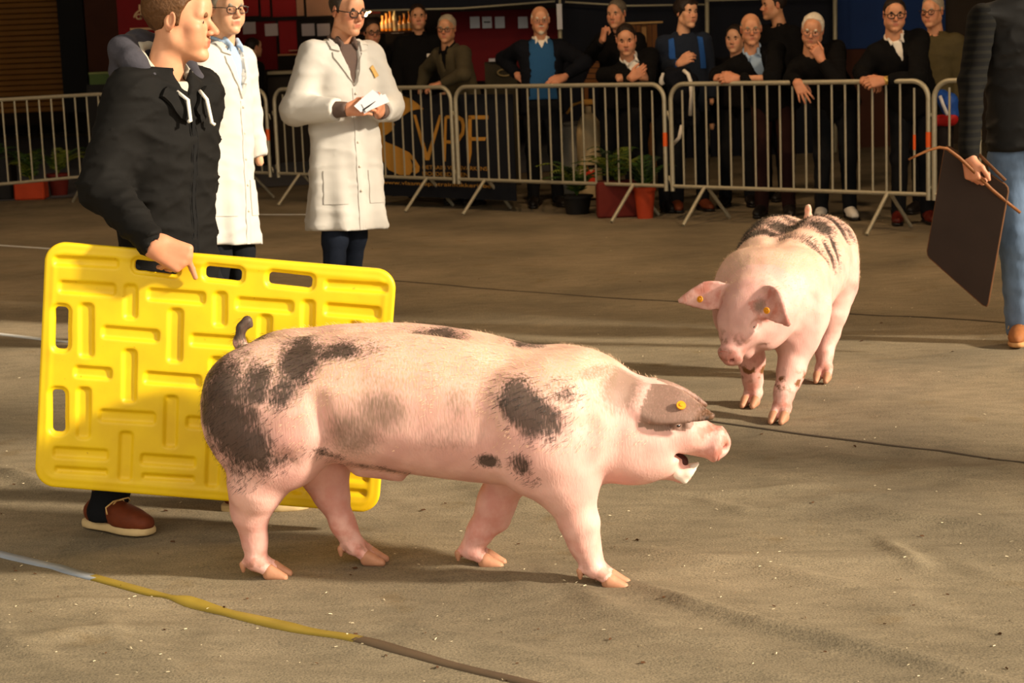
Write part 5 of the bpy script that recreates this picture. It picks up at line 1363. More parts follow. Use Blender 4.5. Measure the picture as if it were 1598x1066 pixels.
crowd.append(spec('broad spectator with black-framed glasses folding his hands over the barrier', 1396, 22, .30, (-6, 6, 0), torso=-8, lean=.26, hair='short', hairm=m_darkhair, glasses=m_gframe, grim=.0032, skin=SKR, fat=.7, bulk=1.08,
    R=(on(1345, 112, .25), on(1347, 126, .0)), L=(on(1432, 122, .12), on(1378, 126, -.02)), handL=dict(f=A(-1, -.1, -.1), n=A(.1, .9, -.4), curl=(.6, .9, .6)), handR=dict(f=A(.7, -.5, -.2), n=A(-.1, .6, -.7), curl=(.6, .9, .6)),
    cloth=dict(shirt=m_whiteshirt, jacket=dict(m=m_blackcloth, v=.20, vs=.2), trousers=m_darktrou, shoes=mat('oxblood leather', srgb(86, 26, 18), .4))))
crowd.append(spec('grey-haired spectator in olive coat standing behind the broad man', 1455, 17, 1.3, (-36, 4, 0), torso=-30, hair='short', hairm=m_greyhair, glasses=m_gframe, grim=.0026, skin=SKR, cloth=dict(jacket=dict(m=m_olive), trousers=m_darktrou)))
crowd.append(spec('shadowy dark-haired figure by the red bar panels, turned away', 396, 74, 3.6, (130, 0, 0), torso=125, hair='full', hairm=m_darkhair, skin=SKT, hipz=.85))
for P in crowd: person(P)
def crowd_extras():
    c = {P['label'].split()[0] + str(i): P for i, P in enumerate(crowd)}
    # chest badge
    P = crowd[1]; o = P['_o']; hip, U, V, ax, L, base, *_ = P['_f']; v, q = P['_jv']; bvh = BVHTree.FromPolygons([tuple(p) for p in v], [tuple(p) for p in q])
    patch('name_badge', bvh, base, hip, U, V, ax, [(-.14, L * .62), (-.07, L * .62), (-.07, L * .62 + .03), (-.14, L * .62 + .03)], m_whiteshirt, P['_jo'], .008, .004, 1)
    # backpack straps and the jacket over the young man's arm
    P = crowd[6]; o = P['_o']; hip, U, V, ax, L, base, sh, arm, *_ = P['_f']; v, q = P['_jv']; bvh = BVHTree.FromPolygons([tuple(p) for p in v], [tuple(p) for p in q])
    m_strap = mat('blue strap', srgb(26, 74, 140), .8, .15, 40)
    for sg in (-1, 1):
        poly = [(sg * .105, L * .42), (sg * .155, L * .42), (sg * .145, L - .07), (sg * .10, L - .06)]
        patch('backpack_strap', bvh, base, hip, U, V, ax, poly if sg > 0 else poly[::-1], m_strap, o, .008, .006, 3)
    s = S(); b0 = hip - V * .20 + ax * .30; s.M = frame4(np.stack([U, V, ax], 1), b0); s.box((0, 0, 0), (.15, .07, .22), .05); v, q = s.build(.015); mesh_np('backpack', v - base, q, m_strap, o)
    w_ = arm['R'][2]; Yj = float(w_[1]) - .05
    s = S(); s.chain([on(1044, 112, .40), on(1052, 124, .34), on(1062, 150, .36), on(1066, 190, .42)], [.05, .075, .08, .06], .05); s.chain([on(1066, 112, .40), on(1078, 130, .38), on(1082, 190, .42)], [.045, .06, .055], .05)
    v, q = s.build(.012, disp=lambda X, Y, Z: .010 * wob(X, Y, Z, 20)); jb = on(1060, 200, .4); jb[2] = 0
    jo = mesh_np('folded_jacket', v - jb, q, m_navycloth); jo.location = jb; tag(jo, 'dark navy jacket with white stripes draped over the young man\'s arm', 'jacket')
    for pts in ([on(1067, 110, .32), on(1074, 116, .31), on(1078, 128, .305), on(1079, 150, .31), on(1077, 180, .34)], [on(1064, 196, .35), on(1060, 215, .37), on(1050, 226, .38)]):
        MB().tube([p - jb for p in pts], .016, 8).build('white_stripe', m_whiteshirt, jo, True)
    s = S(); s.el(on(1035, 122, .32), (.03, .02, .045)); s.el(on(1033, 128, .32), (.022, .02, .03)); v, q = s.build(.008, disp=lambda X, Y, Z: .006 * wob(X, Y, Z, 40)); mesh_np('white_tag', v - jb, q, m_whiteshirt, jo)
    # wristwatch of the broad man
    P = crowd[11]; o = P['_o']; base = P['_f'][5]; e, w_ = P['_f'][7]['L'][1:]; d = unit(w_ - e); c_ = w_ - d * .03
    s = S(); s.rc(c_ - d * .012, c_ + d * .012, .034, .034); s.rc(c_ - d * .05, c_ + d * .05, .028, .028, 0, 's'); v, q = s.build(.006)
    mesh_np('wristwatch', v - base, q, mat('gold watch', srgb(214, 176, 96), .3, metal=.6), o)
crowd_extras()
# ------------------------------------------------------------------ things behind the barriers
def panel(name, p0, p1, Y, t, m, parent=None, loc=None):
    """upright board spanning two photo corners at depth Y"""
    a, b = W(*p0, Y), W(*p1, Y); cx_ = (W(p0[0], (p0[1] + p1[1]) / 2, Y)[0] + W(p1[0], (p0[1] + p1[1]) / 2, Y)[0]) / 2
    w_ = abs(W(p1[0], p0[1], Y)[0] - W(p0[0], p0[1], Y)[0]); zm = (p0[0] + p1[0]) / 2; z1, z0 = W(zm, p0[1], Y)[2], W(zm, p1[1], Y)[2]
    z0 = max(z0, 0.0)
    c = A(cx_, Y, (z0 + z1) / 2)
    if loc is not None: c = c - A(*loc)
    return MB().box(c, (w_, t, z1 - z0)).build(name, m, parent)
# slatted roller shutter in the far left wall
sh_r = empty('roller_shutter', (W(30, 100, 34)[0], 34, 0)); tag(sh_r, 'brown slatted roller shutter in the far wall at the left', 'shutter')
m_slat = mat('shutter slat', srgb(150, 98, 32), 0.6, 0.2, 2); m_slatback = mat('shutter gap', srgb(40, 26, 10), 0.9)
lx = sh_r.location.x; x0s, x1s = W(-40, 80, 34)[0] - 2.5, W(97, 80, 34)[0]
sl0 = None
for i in range(26):
    z = .52 + i * .098
    if sl0 is None:
        sl0 = MB().box((0, 0, 0), (x1s - x0s, .04, .085), None, .012).build('slat', m_slat, sh_r); ob = sl0
    else: ob = link(bpy.data.objects.new('slat', sl0.data), sh_r)
    ob.location = ((x0s + x1s) / 2 - lx, 0, z)
MB().box(((x0s + x1s) / 2 - lx, .06, 1.7), (x1s - x0s, .04, 2.9)).build('backing', m_slatback, sh_r)
m_col = mat('dark steel column', srgb(26, 22, 18), 0.7); m_brownw = mat('brown partition', srgb(72, 40, 26), 0.9, 0.25, 4); m_red = mat('red panel', srgb(150, 14, 18), 0.7, 0.2, 3); m_redd = mat('dark red cloth', srgb(104, 8, 14), 0.85, 0.2, 5)
m_gold = mat('gold print', srgb(190, 138, 58), 0.6, 0.1); m_pale = mat('pale print', srgb(190, 160, 120), 0.7)
def ctop(o, label, cat, group=None): return tag(o, label, cat, group)
ctop(panel('column', (97, -40), (137, 175), 33, .4, m_col), 'dark column beside the brown slatted shutter', 'column')
ctop(panel('partition', (137, -40), (188, 190), 30, .1, m_brownw), 'brown partition wall between the dark column and the red banner', 'partition')
rb = panel('red_banner', (186, -60), (330, 190), 23, .03, m_redd, None); ctop(rb, 'dark red banner with an arch emblem behind the black jacket', 'banner')
def print_on(parent, Y, polys, m, name='emblem', t=.006):
    """flat print laid on an upright panel: polygons of photo points"""
    for poly in polys:
        pts = [W(*p, Y) for p in poly]; pts = [(p[0], p[2]) for p in pts]
        MB().prism([(p[0], p[1]) for p in pts], (0, Y, 0), (1, 0, 0), (0, 0, 1), (0, -1, 0), t).build(name, m, parent)
def arc(cx_, cy_, r, a0, a1, th, n=12):
    o = [(cx_ + r * math.cos(math.radians(a0 + (a1 - a0) * i / n)), cy_ - r * math.sin(math.radians(a0 + (a1 - a0) * i / n))) for i in range(n + 1)]
    q = [(cx_ + (r - th) * math.cos(math.radians(a0 + (a1 - a0) * i / n)), cy_ - (r - th) * math.sin(math.radians(a0 + (a1 - a0) * i / n))) for i in range(n + 1)]
    return o + q[::-1]
eY = 22.98
print_on(rb, eY, [arc(224, 30, 16, 15, 170, 2.2)], m_pale, 'arch')
print_on(rb, eY, [[(216.5, 7), (219.5, 7), (219.5, 15), (216.5, 15)], [(224.5, 7), (227.5, 7), (227.5, 15), (224.5, 15)], [(219, 18), (221.3, 18), (221.3, 30), (219, 30)], [(226, 18), (228.3, 18), (228.3, 30), (226, 30)], [(232, 24), (234, 24), (234, 30), (232, 30)]], m_pale, 'stroke')
print_on(rb, eY, [arc(216.5, 26, 4.6, 0, 180, 1.8) , arc(216.5, 26, 4.6, 180, 360, 1.8), arc(230, 26, 4, 0, 180, 1.6)], m_pale, 'letter_curve')
print_on(rb, eY, [[(203, 44), (242, 43), (242, 46), (203, 47)]], m_pale, 'text_line')
gc = empty('green_crate', (W(158, 120, 24)[0], 24, 0)); tag(gc, 'green plastic crate on a dark stand behind the black jacket\'s shoulder', 'crate')
panel('crate_body', (145, 114), (176, 131), 24, .4, mat('green plastic', srgb(70, 92, 34), .6), gc, gc.location); panel('crate_rim', (144, 112), (177, 115), 24, .44, mat('green rim', srgb(120, 128, 70), .6), gc, gc.location); panel('stand', (145, 131), (176, 260), 24, .4, m_col, gc, gc.location)
# bar: red panels, shelf with bottles, counter
bar = empty('bar_back_wall', (W(480, 60, 26)[0], 26, 0)); tag(bar, 'red and beige panelled wall of the bar behind the judges', 'bar wall')
m_beige = mat('beige panel', srgb(186, 140, 112), .8, .15, 4); m_bdark = mat('dark frame', srgb(22, 14, 12), .8); m_shelf = mat('dark wood shelf', srgb(70, 32, 18), .7)
for a, b, mm in (((340, -50), (402, 26), m_red), ((406, -50), (420, 26), m_red), ((424, -50), (461, 26), m_red), ((462, -50), (473, 25), m_beige), ((477, -50), (560, 25), m_beige), ((340, 31), (432, 110), m_redd), ((436, 31), (464, 84), m_red), ((464, 31), (548, 110), m_bdark), ((548, -50), (592, 26), mat('maroon panel', srgb(92, 22, 14), .8))):
    panel('panel', a, b, 26, .06, mm, bar, bar.location)
panel('rail', (340, 26), (600, 31), 25.96, .10, m_bdark, bar, bar.location); panel('shelf', (435, 84), (470, 86.5), 25.8, .25, mat('pale shelf edge', srgb(170, 120, 84), .7), bar, bar.location); panel('shelf', (452, 78), (466, 79.5), 25.8, .25, m_beige, bar, bar.location)
for i, (x, y) in enumerate(((389, 43), (423.5, 46), (481, 46), (505, 46), (620, 42))):
    ctop(panel('pinned_sheet', (x - 10, y - 9), (x + 10, y + 10), 25.955 if x < 530 else 26.06, .012, mat('pinned paper', srgb(190, 178, 178), .9, .05)), ['white sheet pinned left of the red post, beside the cropped judge', 'second white sheet pinned on the red panel beside the cropped judge', 'grey-white sheet pinned left of the reading judge\'s head', 'white sheet half hidden behind the reading judge\'s collar', 'white sheet below the lit bottles between two dark-haired spectators'][i], 'paper')
counter = empty('bar_counter', (W(560, 110, 24.6)[0], 24.6, 0)); tag(counter, 'dark bar counter with a pale top edge behind the judges', 'counter')
panel('front', (425, 110), (720, 260), 24.6, .5, mat('counter front', srgb(40, 32, 24), .8, .3, 4), counter, counter.location); panel('top', (422, 105.5), (724, 110), 24.55, .7, mat('counter top', srgb(150, 138, 110), .6), counter, counter.location)
shf = panel('bottle_shelf', (535, 49), (665, 52), 25.6, .35, m_shelf); ctop(shf, 'dark shelf carrying the row of lit bottles behind the bar', 'shelf')
bkp = panel('bar_back_board', (600, -40), (720, 105), 26.1, .06, m_bdark); ctop(bkp, 'dark board behind the bottles at the end of the bar', 'board')
m_amber = mat('amber glass', srgb(226, 140, 48), .15, .3, 12, spec=.7); m_clear = mat('pale bottle', srgb(226, 210, 160), .15, .2, 12, spec=.7)
def bottle(px, hgt, m, lab):
    p = W(px, 48.6, 25.55); mb = MB().lathe([(.028, 0), (.034, .01), (.034, hgt * .55), (.014, hgt * .72), (.013, hgt * .93), (.016, hgt * .94), (.016, hgt)], n=12)
    o = mb.build('bottle', m, None, True, 50); o.location = p; tag(o, lab, 'bottle', 'bottles on the bar shelf')
    MB().lathe([(.017, hgt * .95), (.017, hgt * 1.02)], n=10).build('cap', m_gold, o, True, 50); c = MB().lathe([(.0345, hgt * .15), (.0345, hgt * .42)], n=12).build('paper_label', m_pale, o, True, 50)
for i, px in enumerate((540, 547, 555, 598, 604, 610, 625, 632, 640, 646)): bottle(px, .20 + .03 * ((i * 7) % 3), m_amber, 'amber bottle on the bar shelf ' + ('beside the reading judge\'s ear' if i < 3 else 'left of the tall pale bottle' if i < 6 else 'right of the tall pale bottle'))
bottle(617, .34, m_clear, 'tall pale bottle standing above the amber ones on the bar shelf')
bl = empty('bar_lamp', W(575, 18, 25.4)); tag(bl, 'small warm lamp hanging over the bottles of the bar', 'lamp')
MB().lathe([(.02, .10), (.06, .03), (.075, 0), (.068, 0), (.05, .03), (.012, .09)], n=16).build('lamp_shade', m_bdark, bl, True, 50); sphere_obj('bulb', A(0, 0, .01), .03, mat('warm bulb', (1, .8, .5), .4, emit=(1, .62, .25, 30)), bl)
MB().tube([(0, 0, .09), (0, 0, 7.0 - bl.location.z)], .006, 6).build('cord', m_bdark, bl, True)
ld = bpy.data.lights.new('bar_light', 'POINT'); ld.energy = 4; ld.color = (1, .62, .28); ld.shadow_soft_size = .05; lo_ = bpy.data.objects.new('bar_light', ld); COL.objects.link(lo_); lo_.parent = bl; lo_.location = (0, 0, -.06)
# warm fill lamps added out of view above the ring's edge, lighting the spectators
m_lamp = mat('lamp glass warm', (1, .8, .55), .4, emit=(1, .62, .30, 12)); m_lampmetal = mat('lamp reflector', srgb(90, 88, 84), .4, metal=.6)
for i, (x, y, z, P_) in enumerate(((4.6, 10.6, 4.4, 170), (0.2, 12.6, 4.6, 150), (-4.2, 14.5, 4.8, 110))):
    hl_ = empty('hall_lamp', (x, y, z)); tag(hl_, ['bell-shaped hall lamp hanging above the right end of the barriers', 'bell-shaped hall lamp hanging above the middle of the ring edge', 'bell-shaped hall lamp hanging above the left end of the barriers'][i], 'lamp', 'hall lamps above the ring')
    MB().lathe([(.05, .30), (.10, .26), (.22, .06), (.25, 0), (.235, 0), (.09, .24), (.02, .26)], n=24).build('lamp_shade', m_lampmetal, hl_, True, 50)
    sphere_obj('bulb', A(0, 0, .06), .07, m_lamp, hl_); MB().tube([(0, 0, .28), (0, 0, 7.0 - z)], .01, 6).build('cord', m_bdark, hl_, True)
    ld = bpy.data.lights.new('hall_light', 'POINT'); ld.energy = P_; ld.color = (1, .66, .36); ld.shadow_soft_size = .12; lo_ = bpy.data.objects.new('hall_light', ld); COL.objects.link(lo_); lo_.parent = hl_; lo_.location = (0, 0, -.08)
# red stall wall with notices, tents
rw2 = panel('red_stall_wall', (690, 16), (872, 125), 23.5, .06, mat('stall red', srgb(110, 14, 20), .8, .2, 3)); ctop(rw2, 'red stall wall with pinned notices left of the bearded man', 'wall panel')
for i, x in enumerate((741, 760, 780, 816)):
    s_ = panel('notice', (x - 7.5, 26), (x + 7.5, 44), 23.42, .01, m_paper); ctop(s_, ['first notice from the left on the red stall wall', 'second notice, with a dark line of print, on the red stall wall', 'third notice on the red stall wall', 'notice on the red stall wall touching the bearded man\'s head'][i], 'notice')
    if i == 1: print_on(s_, 23.414, [[(x - 5, 33.5), (x + 5, 33.5), (x + 5, 35.5), (x - 5, 35.5)]], m_bdark, 'print_line', .004)
m_tent = mat('tent navy', srgb(12, 15, 26), .85, .3, 3); m_pole = mat('tent pole', srgb(176, 168, 140), .5, .1, metal=.3); m_blue = mat('blue tarpaulin', srgb(8, 46, 100), .7, .2, 3)
tent = empty('party_tent', (W(1080, 60, 22)[0], 22, 0)); tag(tent, 'dark navy party tent with pale poles behind the spectators', 'tent')
panel('back_wall', (872, -80), (1304, 290), 22.4, .04, m_tent, tent, tent.location)
panel('valance', (560, -80), (880, 12), 22.2, .04, m_tent, tent, tent.location)
for x, y1 in ((873, 290), (1103, 290), (1303, 290)):
    MB().tube([W(x, -60, 22.2) - np.array(tent.location), np.array([W(x, 160, 22.2)[0], 22.2, 0.01]) - np.array(tent.location)], .026, 8).build('pole', m_pole, tent, True)
for a, b, c_ in (((560, 17), (720, 13), (866, 2)), ((882, 3), (980, 9), (1100, 7)), ((1100, 1), (1200, -2), (1300, -4))):
    MB().tube([W(*a, 22.15) - np.array(tent.location), W(*b, 22.15) - np.array(tent.location), W(*c_, 22.15) - np.array(tent.location)], .012, 6).build('guy_rope', m_pole, tent, True)
ctop(panel('white_post_panel', (869, 6), (877, 46), 22.1, .05, m_paper), 'narrow white upright panel on the tent pole right of the bearded man', 'panel')
ctop(panel('blue_tarpaulin', (1302, -60), (1475, 74), 23, .04, m_blue), 'bright blue tarpaulin hung behind the broad man with black glasses', 'tarpaulin')
ctop(panel('low_brown_wall', (1300, 74), (1480, 290), 23.05, .06, m_brownw), 'brown low wall under the blue tarpaulin', 'wall panel')
ctop(panel('grey_door_panel', (1472, -60), (1620, 290), 23.1, .06, mat('grey brown panel', srgb(56, 46, 36), .9, .2, 3)), 'grey-brown wall panel at the right behind the man in jeans', 'wall panel')
wp = empty('wooden_shelter', (W(1002, 60, 21)[0], 21, 0)); tag(wp, 'rough brown wooden hutch between the leaning and the young spectator', 'hutch')
m_wood = mat('rough brown wood', srgb(104, 66, 32), .85, .35, 14, .2, stretch=(1, 1, .3))
for i in range(6): panel('plank', (981 + i * 8.2, 37), (988.4 + i * 8.2, 400), 21, .03, m_wood, wp, wp.location)
panel('top_rail', (976, 34), (1034, 37), 20.97, .06, mat('pale wood rail', srgb(170, 136, 84), .7), wp, wp.location); panel('post', (1002, 42), (1009, 100), 20.94, .05, mat('pale wood post', srgb(150, 110, 62), .7), wp, wp.location)
wk = empty('wicker_stand', (W(930, 110, 18.4)[0], 18.4, 0)); tag(wk, 'tapered brown wicker stand right of the bearded man\'s elbow', 'stand')
for i in range(5):
    y0, y1 = 90 + i * 8.4, 97 + i * 8.4; MB().prism([(p[0] - wk.location.x, p[2]) for p in (W(928 - i * 3.5, y0, 18.4), W(945, y0, 18.4), W(945, y1, 18.4), W(926 - i * 3.5, y1, 18.4))], (0, 0, 0), (1, 0, 0), (0, 0, 1), (0, 1, 0), .05).build('woven_band', m_wood, wk)
panel('leg', (938, 90), (945, 300), 18.46, .04, m_wood, wk, wk.location); panel('leg', (914, 126), (920, 300), 18.46, .04, m_wood, wk, wk.location)
spk = empty('loudspeaker', (W(785, 115, 19.5)[0], 19.5, 0)); tag(spk, 'dark box with a pale ring left of the blue sweater', 'loudspeaker')
panel('cabinet', (762, 96), (812, 400), 19.5, .35, mat('dark olive box', srgb(52, 46, 30), .8), spk, spk.location); mbr = MB().tube([W(787 + 10.5 * math.cos(a), 113.5 + 5 * math.sin(a), 19.3) - np.array(spk.location) for a in [2 * math.pi * i / 20 for i in range(20)]], .010, 6, True); mbr.build('ring', mat('pale ring', srgb(140, 120, 76), .6), spk, True)
ctop(panel('cloth_on_box', (763, 91), (792, 95.5), 19.4, .3, m_papergrey), 'folded grey cloth lying on the dark box left of the blue sweater', 'cloth')

# gold-lettered banner hung behind the barriers
def vpf_banner():
    o0 = FP0 + CN * .10; 
    def bp(px, py):
        d = ray(px, py); k = ((o0 - cC) @ CN) / (d @ CN); return cC + d * k
    org = bp(690, 230); org[2] = 0
    def uvp(px, py): p = bp(px, py) - org; return (p @ CE, p[2])
    c = [uvp(560, 146), uvp(800, 150), uvp(797, 311), uvp(560, 300)]; u0, u1 = c[0][0], c[1][0]
    root = MB().box(((0), 0, 0), (.01, .01, .01)).build('tmp', None); bpy.data.objects.remove(root)
    R3 = np.stack([CE, CN, Zv], 1)
    def put(polys, m, name, parent, off, t):
        mb = MB()
        for poly in polys: mb.prism(poly, CN * off, CE, Zv, -CN, t)
        return mb.build(name, m, parent)
    root = put([[(u0, .10), (u1, .10), (u1, 1.03), (u0, 1.03)]], mat('banner navy', srgb(14, 17, 26), .7, .2, 4), 'vpf_banner', None, .006, .012)
    root.location = org; tag(root, 'dark banner with gold animal emblem and letters VPF behind the barriers', 'banner')
    pig = [(600, 165), (607, 157), (615, 152), (630, 150), (642, 154), (652, 161), (662, 170), (650, 171), (640, 174), (630, 181), (624, 184), (612, 179), (610, 185), (617, 194), (612, 204), (606, 209), (600, 212), (601, 219), (604, 222), (615, 226), (630, 233), (640, 238), (648, 247), (656, 260), (655, 268), (650, 271), (645, 268), (650, 260), (645, 250), (641, 247), (645, 258), (644, 268), (640, 273), (625, 273), (608, 265), (598, 250), (590, 225), (588, 200), (592, 180)]
    put([[uvp(*p) for p in pig][::-1]], m_gold, 'emblem', root, -.007, .004)
    V_ = [(646, 179), (650, 179), (668, 240), (687, 179), (691, 179), (671, 250), (665, 250)]
    Pp = [[(695, 182), (698.5, 182), (696.5, 252), (692.5, 252)], [(697, 180), (716, 180), (724, 185), (727, 196), (725, 210), (718, 221), (711, 224), (698, 224), (698, 219), (710, 219), (716, 215), (721, 206), (722, 196), (720, 189), (714, 185), (697, 185)]]
    Ff = [[(732, 180), (737, 180), (737, 238), (734, 255), (731, 255)], [(732, 180), (763, 180), (763, 186), (732, 186)], [(734, 214), (760, 214), (758, 219.5), (734, 219.5)]]
    put([[uvp(*p) for p in V_]], m_gold, 'letter', root, -.007, .004); put([[uvp(*p) for p in q] for q in Pp], m_gold, 'letter', root, -.007, .004); put([[uvp(*p) for p in q] for q in Ff], m_gold, 'letter', root, -.007, .004)
    def text(tx, p0, p1, h):
        cu = bpy.data.curves.new('txt', 'FONT'); cu.body = tx; cu.size = 1.0; to = bpy.data.objects.new('txt', cu); COL.objects.link(to)
        dg = bpy.context.evaluated_depsgraph_get(); me = bpy.data.meshes.new_from_object(to.evaluated_get(dg)); bpy.data.objects.remove(to)
        v = np.array([q.co[:] for q in me.vertices]); a, b = uvp(*p0), uvp(*p1); w_ = v[:, 0].max() - v[:, 0].min()
        v2 = np.stack([a[0] + (v[:, 0] - v[:, 0].min()) / w_ * (b[0] - a[0]), np.full(len(v), -.012), a[1] + v[:, 1] * h], 1) @ R3.T
        me.vertices.foreach_set('co', v2.astype(np.float32).ravel()); me.materials.append(m_gold); me.update(); link(bpy.data.objects.new('lettering', me), root)
    text('PIETRAIN VLEESVARKENS', (661, 263.5), (762, 265), .050); text('MOEDERDIEREN', (661, 273.5), (732, 275), .050); text('www.vlaamsepietrainfokkerij.be', (598, 287), (768, 298), .050)
vpf_banner()

# gas cylinder, box and plants
gp = on(920, 240, 1.3); gp[2] = 0; gs = .9
g0 = MB().lathe([(.10, .02), (.115, .03), (.115, .62), (.10, .72), (.06, .78), (.03, .80), (.03, .86)], n=24).build('gas_cylinder', mat('cream paint', srgb(196, 172, 128), .5, .1), None, True, 50)
g0.location = gp; tag(g0, 'cream gas cylinder with a red mark behind the leafy plants', 'gas cylinder')
MB().lathe([(.1165, .30), (.1165, .33)], n=24).build('band', m_bdark, g0, True, 50)
MB().prism([(-.06, .13), (-.01, .10), (.05, .13), (.03, .20), (.045, .26), (0, .22), (-.03, .28), (-.05, .20)], (0, -.121, .04), (1, 0, 0), (0, 0, 1), (0, 1, 0), .012).build('red_mark', mat('red mark', srgb(220, 60, 24), .6), g0)
MB().box((0, 0, .90), (.10, .05, .05), None, .01).build('valve', m_gold, g0); MB().tube([(-.06, 0, .90), (-.14, 0, .88), (-.20, 0, .80)], .012, 8).build('hose', m_gold, g0, True)
wb = on(892, 240, 1.5); wb[2] = 0
w0_ = MB().box((0, 0, .35), (.24, .24, .66), None, .02).build('white_bin', mat('white plastic bin', srgb(150, 146, 134), .6)); w0_.location = wb; tag(w0_, 'pale grey bin beside the gas cylinder', 'bin'); MB().box((0, 0, .69), (.26, .26, .03), None, .01).build('lid', mat('grey lid', srgb(120, 118, 110), .6), w0_)
m_leaf = [mat('leaf green', srgb(52, 78, 26), .5, .4, 20), mat('leaf yellowish', srgb(110, 120, 40), .5, .3, 20), mat('leaf dark', srgb(26, 44, 20), .5, .3, 20)]
m_pot = mat('terracotta', srgb(176, 62, 28), .8, .2, 10); m_potd = mat('dark red pot', srgb(96, 26, 16), .8, .2, 10); m_soil = mat('potting soil', srgb(30, 22, 16), 1)
def plant(pos, pot_r, pot_h, m_p, label, hgt, spread, nl, seed, square=False, fern=True):
    rg = random.Random(seed); root = empty('potted_plant', pos); tag(root, label, 'plant', None)
    if square: MB().box((0, 0, pot_h / 2), (pot_r * 2, pot_r * 1.4, pot_h), None, .015).build('pot', m_p, root)
    else: MB().lathe([(pot_r * .72, 0), (pot_r, pot_h), (pot_r * 1.08, pot_h), (pot_r * 1.08, pot_h * .86), (pot_r * .96, pot_h * .86)][:2] + [(pot_r * 1.08, pot_h * .88), (pot_r * 1.08, pot_h), (pot_r * .92, pot_h), (pot_r * .9, pot_h * .9)], n=20).build('pot', m_p, root, True, 40)
    MB().box((0, 0, pot_h * .93), (pot_r * 1.5, pot_r * 1.2, .02)).build('soil', m_soil, root)
    for k in range(nl):
        az = rg.uniform(0, 6.283); L_ = hgt * rg.uniform(.6, 1.1); sp_ = spread * rg.uniform(.4, 1.1); d = A(math.cos(az), math.sin(az), 0); pts = []
        for i in range(7):
            t = i / 6; pts.append(A(0, 0, pot_h) + d * sp_ * t ** 1.2 + A(0, 0, L_ * (1.7 * t - 1.05 * t * t)))
        mb = MB(); mb.tube(pts, [.006 - .0006 * i for i in range(7)], 5)
        sd = A(-d[1], d[0], 0)
        for i in range(1, 13):                            # leaflets along the frond
            t = i / 12; x = t * 6; j = min(5, int(x)); p = pts[j] + (pts[j + 1] - pts[j]) * (x - j); tn = unit(pts[j + 1] - pts[j]); ll = .085 * (1 - .55 * t) * (1.2 if fern else 1.6)
            for q in (-1, 1):
                tip = p + (sd * q * .9 + tn * .5 - Zv * .15) * ll; up = np.cross(tn, sd) * .006; w_ = tn * ll * .16
                mb.add([p, p + (tip - p) * .45 + w_ + up, tip, p + (tip - p) * .45 - w_ + up], [(0, 1, 2), (0, 2, 3)])
        mb.build('frond', m_leaf[rg.choice((0, 0, 1, 2))], root)
    return root
def gr(px, py): p = G(px, py); return (p[0], p[1], 0)
plant(gr(50, 311), .16, .20, m_pot, 'fern in a square terracotta pot behind the leftmost barrier', .45, .40, 16, 3, True)
plant(gr(93, 305), .12, .24, m_potd, 'fern in a dark red pot right of the terracotta one', .42, .42, 14, 4)
plant(gr(-4, 311), .20, .48, mat('black planter', srgb(22, 20, 18), .7), 'low plant in a tall black planter at the left edge', .16, .25, 8, 5, True)
pq = on(960, 230, .16); plant((pq[0], pq[1], 0), .17, .30, m_potd, 'fern in a dark red pot under the leaning spectator with white collar', .42, .40, 16, 6, True)
pq = on(898, 230, .22); plant((pq[0], pq[1], 0), .13, .16, mat('black pot', srgb(20, 18, 16), .7), 'bushy low fern in front of the pale grey bin', .40, .36, 18, 7)
pq = on(1004, 230, .14); plant((pq[0], pq[1], 0), .09, .26, m_pot, 'small fern in an orange pot at the barrier joint', .34, .26, 12, 8)
bY = .45; bb = on(1478, 230, bY) * A(1, 1, 0)
def blob(name, pts, rs, m, parent, base, amp=.006, h=.010):
    t_ = S(); t_.chain(pts, rs, .03); v, q = t_.build(h, disp=lambda X, Y, Z: amp * wob(X, Y, Z, 26)); o = mesh_np(name, v - base, q, m, parent); return o
bag = blob('shopping_bag', [on(1470, 150, bY), on(1480, 160, bY), on(1484, 176, bY)], [.05, .07, .06], mat('bag blue', srgb(30, 76, 160), .6, .2), None, bb); bag.location = bb; tag(bag, 'blue, white and red bag behind the gap of the two right barriers', 'bag')
blob('red_part', [on(1466, 188, bY - .02), on(1484, 186, bY - .02)], [.045, .05], mat('bag red', srgb(176, 28, 26), .6, .2), bag, bb); blob('lower_part', [on(1474, 205, bY), on(1476, 300, bY)], [.06, .07], m_bdark, bag, bb)
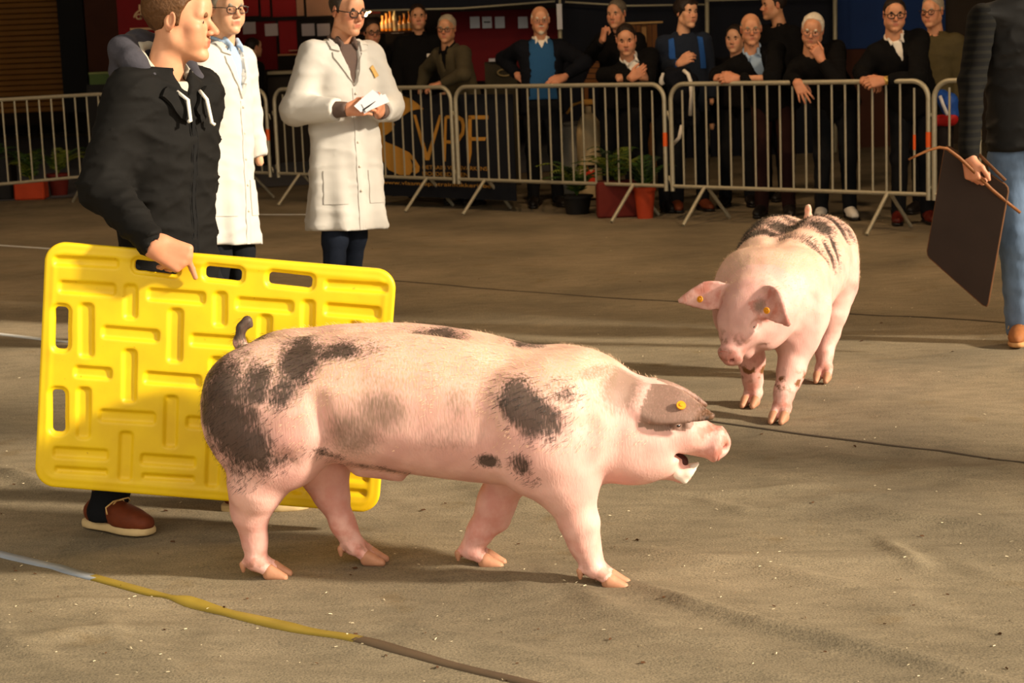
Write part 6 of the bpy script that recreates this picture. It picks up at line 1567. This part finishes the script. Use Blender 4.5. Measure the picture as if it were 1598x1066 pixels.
MB().tube([on(1467, 150, bY - .09) - bb, on(1472, 164, bY - .10) - bb, on(1479, 180, bY - .09) - bb], .013, 8).build('white_strap', m_paper, bag, True)
asp = MB().add([(-16, 17.6, .006), (-3.2, 20.2, .006), (-1.2, 20.6, .006), (2, 21.4, .006), (2, 34, .006), (-16, 34, .006)], [(0, 1, 2, 3, 4, 5)]).build('floor', mat('grey asphalt', srgb(96, 98, 104), .9, .3, 3)); tag(asp, 'grey asphalt floor beyond the barriers', kind='structure')

# straw and crumbs on the carpet
def litter(name, n, m, lab, smin_, smax_, seed, ratio):
    rg = np.random.RandomState(seed); px = rg.uniform(-20, 1620, n); py = 330 + 740 * rg.uniform(0, 1, n) ** .8
    P = np.array([G(a, b) for a, b in zip(px, py)]); ok = (P[:, 1] < 15); P = P[ok]; n = len(P)
    z = floor_z(P[:, 0], P[:, 1]) * np.clip((13.5 - P[:, 1]) / 2, 0, 1) + .003; s_ = rg.uniform(smin_, smax_, n); an = rg.uniform(0, 6.28, n)
    d = np.stack([np.cos(an), np.sin(an), rg.uniform(-.15, .3, n)], 1) * s_[:, None]; e_ = np.stack([-np.sin(an), np.cos(an), 0 * an], 1) * (s_ * ratio)[:, None]
    c_ = np.stack([P[:, 0], P[:, 1], z], 1); up = np.array([0, 0, 1.0]) * (s_ * ratio * .8)[:, None]
    V = np.stack([c_ - d - e_, c_ + d - e_, c_ + d + e_, c_ - d + e_, c_ - d * .6 + up, c_ + d * .6 + up], 1).reshape(-1, 3); i = np.arange(n) * 6
    Q = np.concatenate([np.stack([i, i + 1, i + 5, i + 4], 1), np.stack([i + 2, i + 3, i + 4, i + 5], 1)])
    tag(mesh_np(name, V, Q, m, None, False), lab, 'litter', kind='stuff')
litter('straw_bits', 420, mat('straw', srgb(216, 200, 164), .7, .2), 'pale bits of straw and sawdust scattered over the carpet', .002, .0065, 1, .3)
litter('dung_crumbs', 120, mat('dung crumb', srgb(74, 46, 22), .9, .3), 'brown crumbs scattered over the carpet', .003, .009, 2, .55)
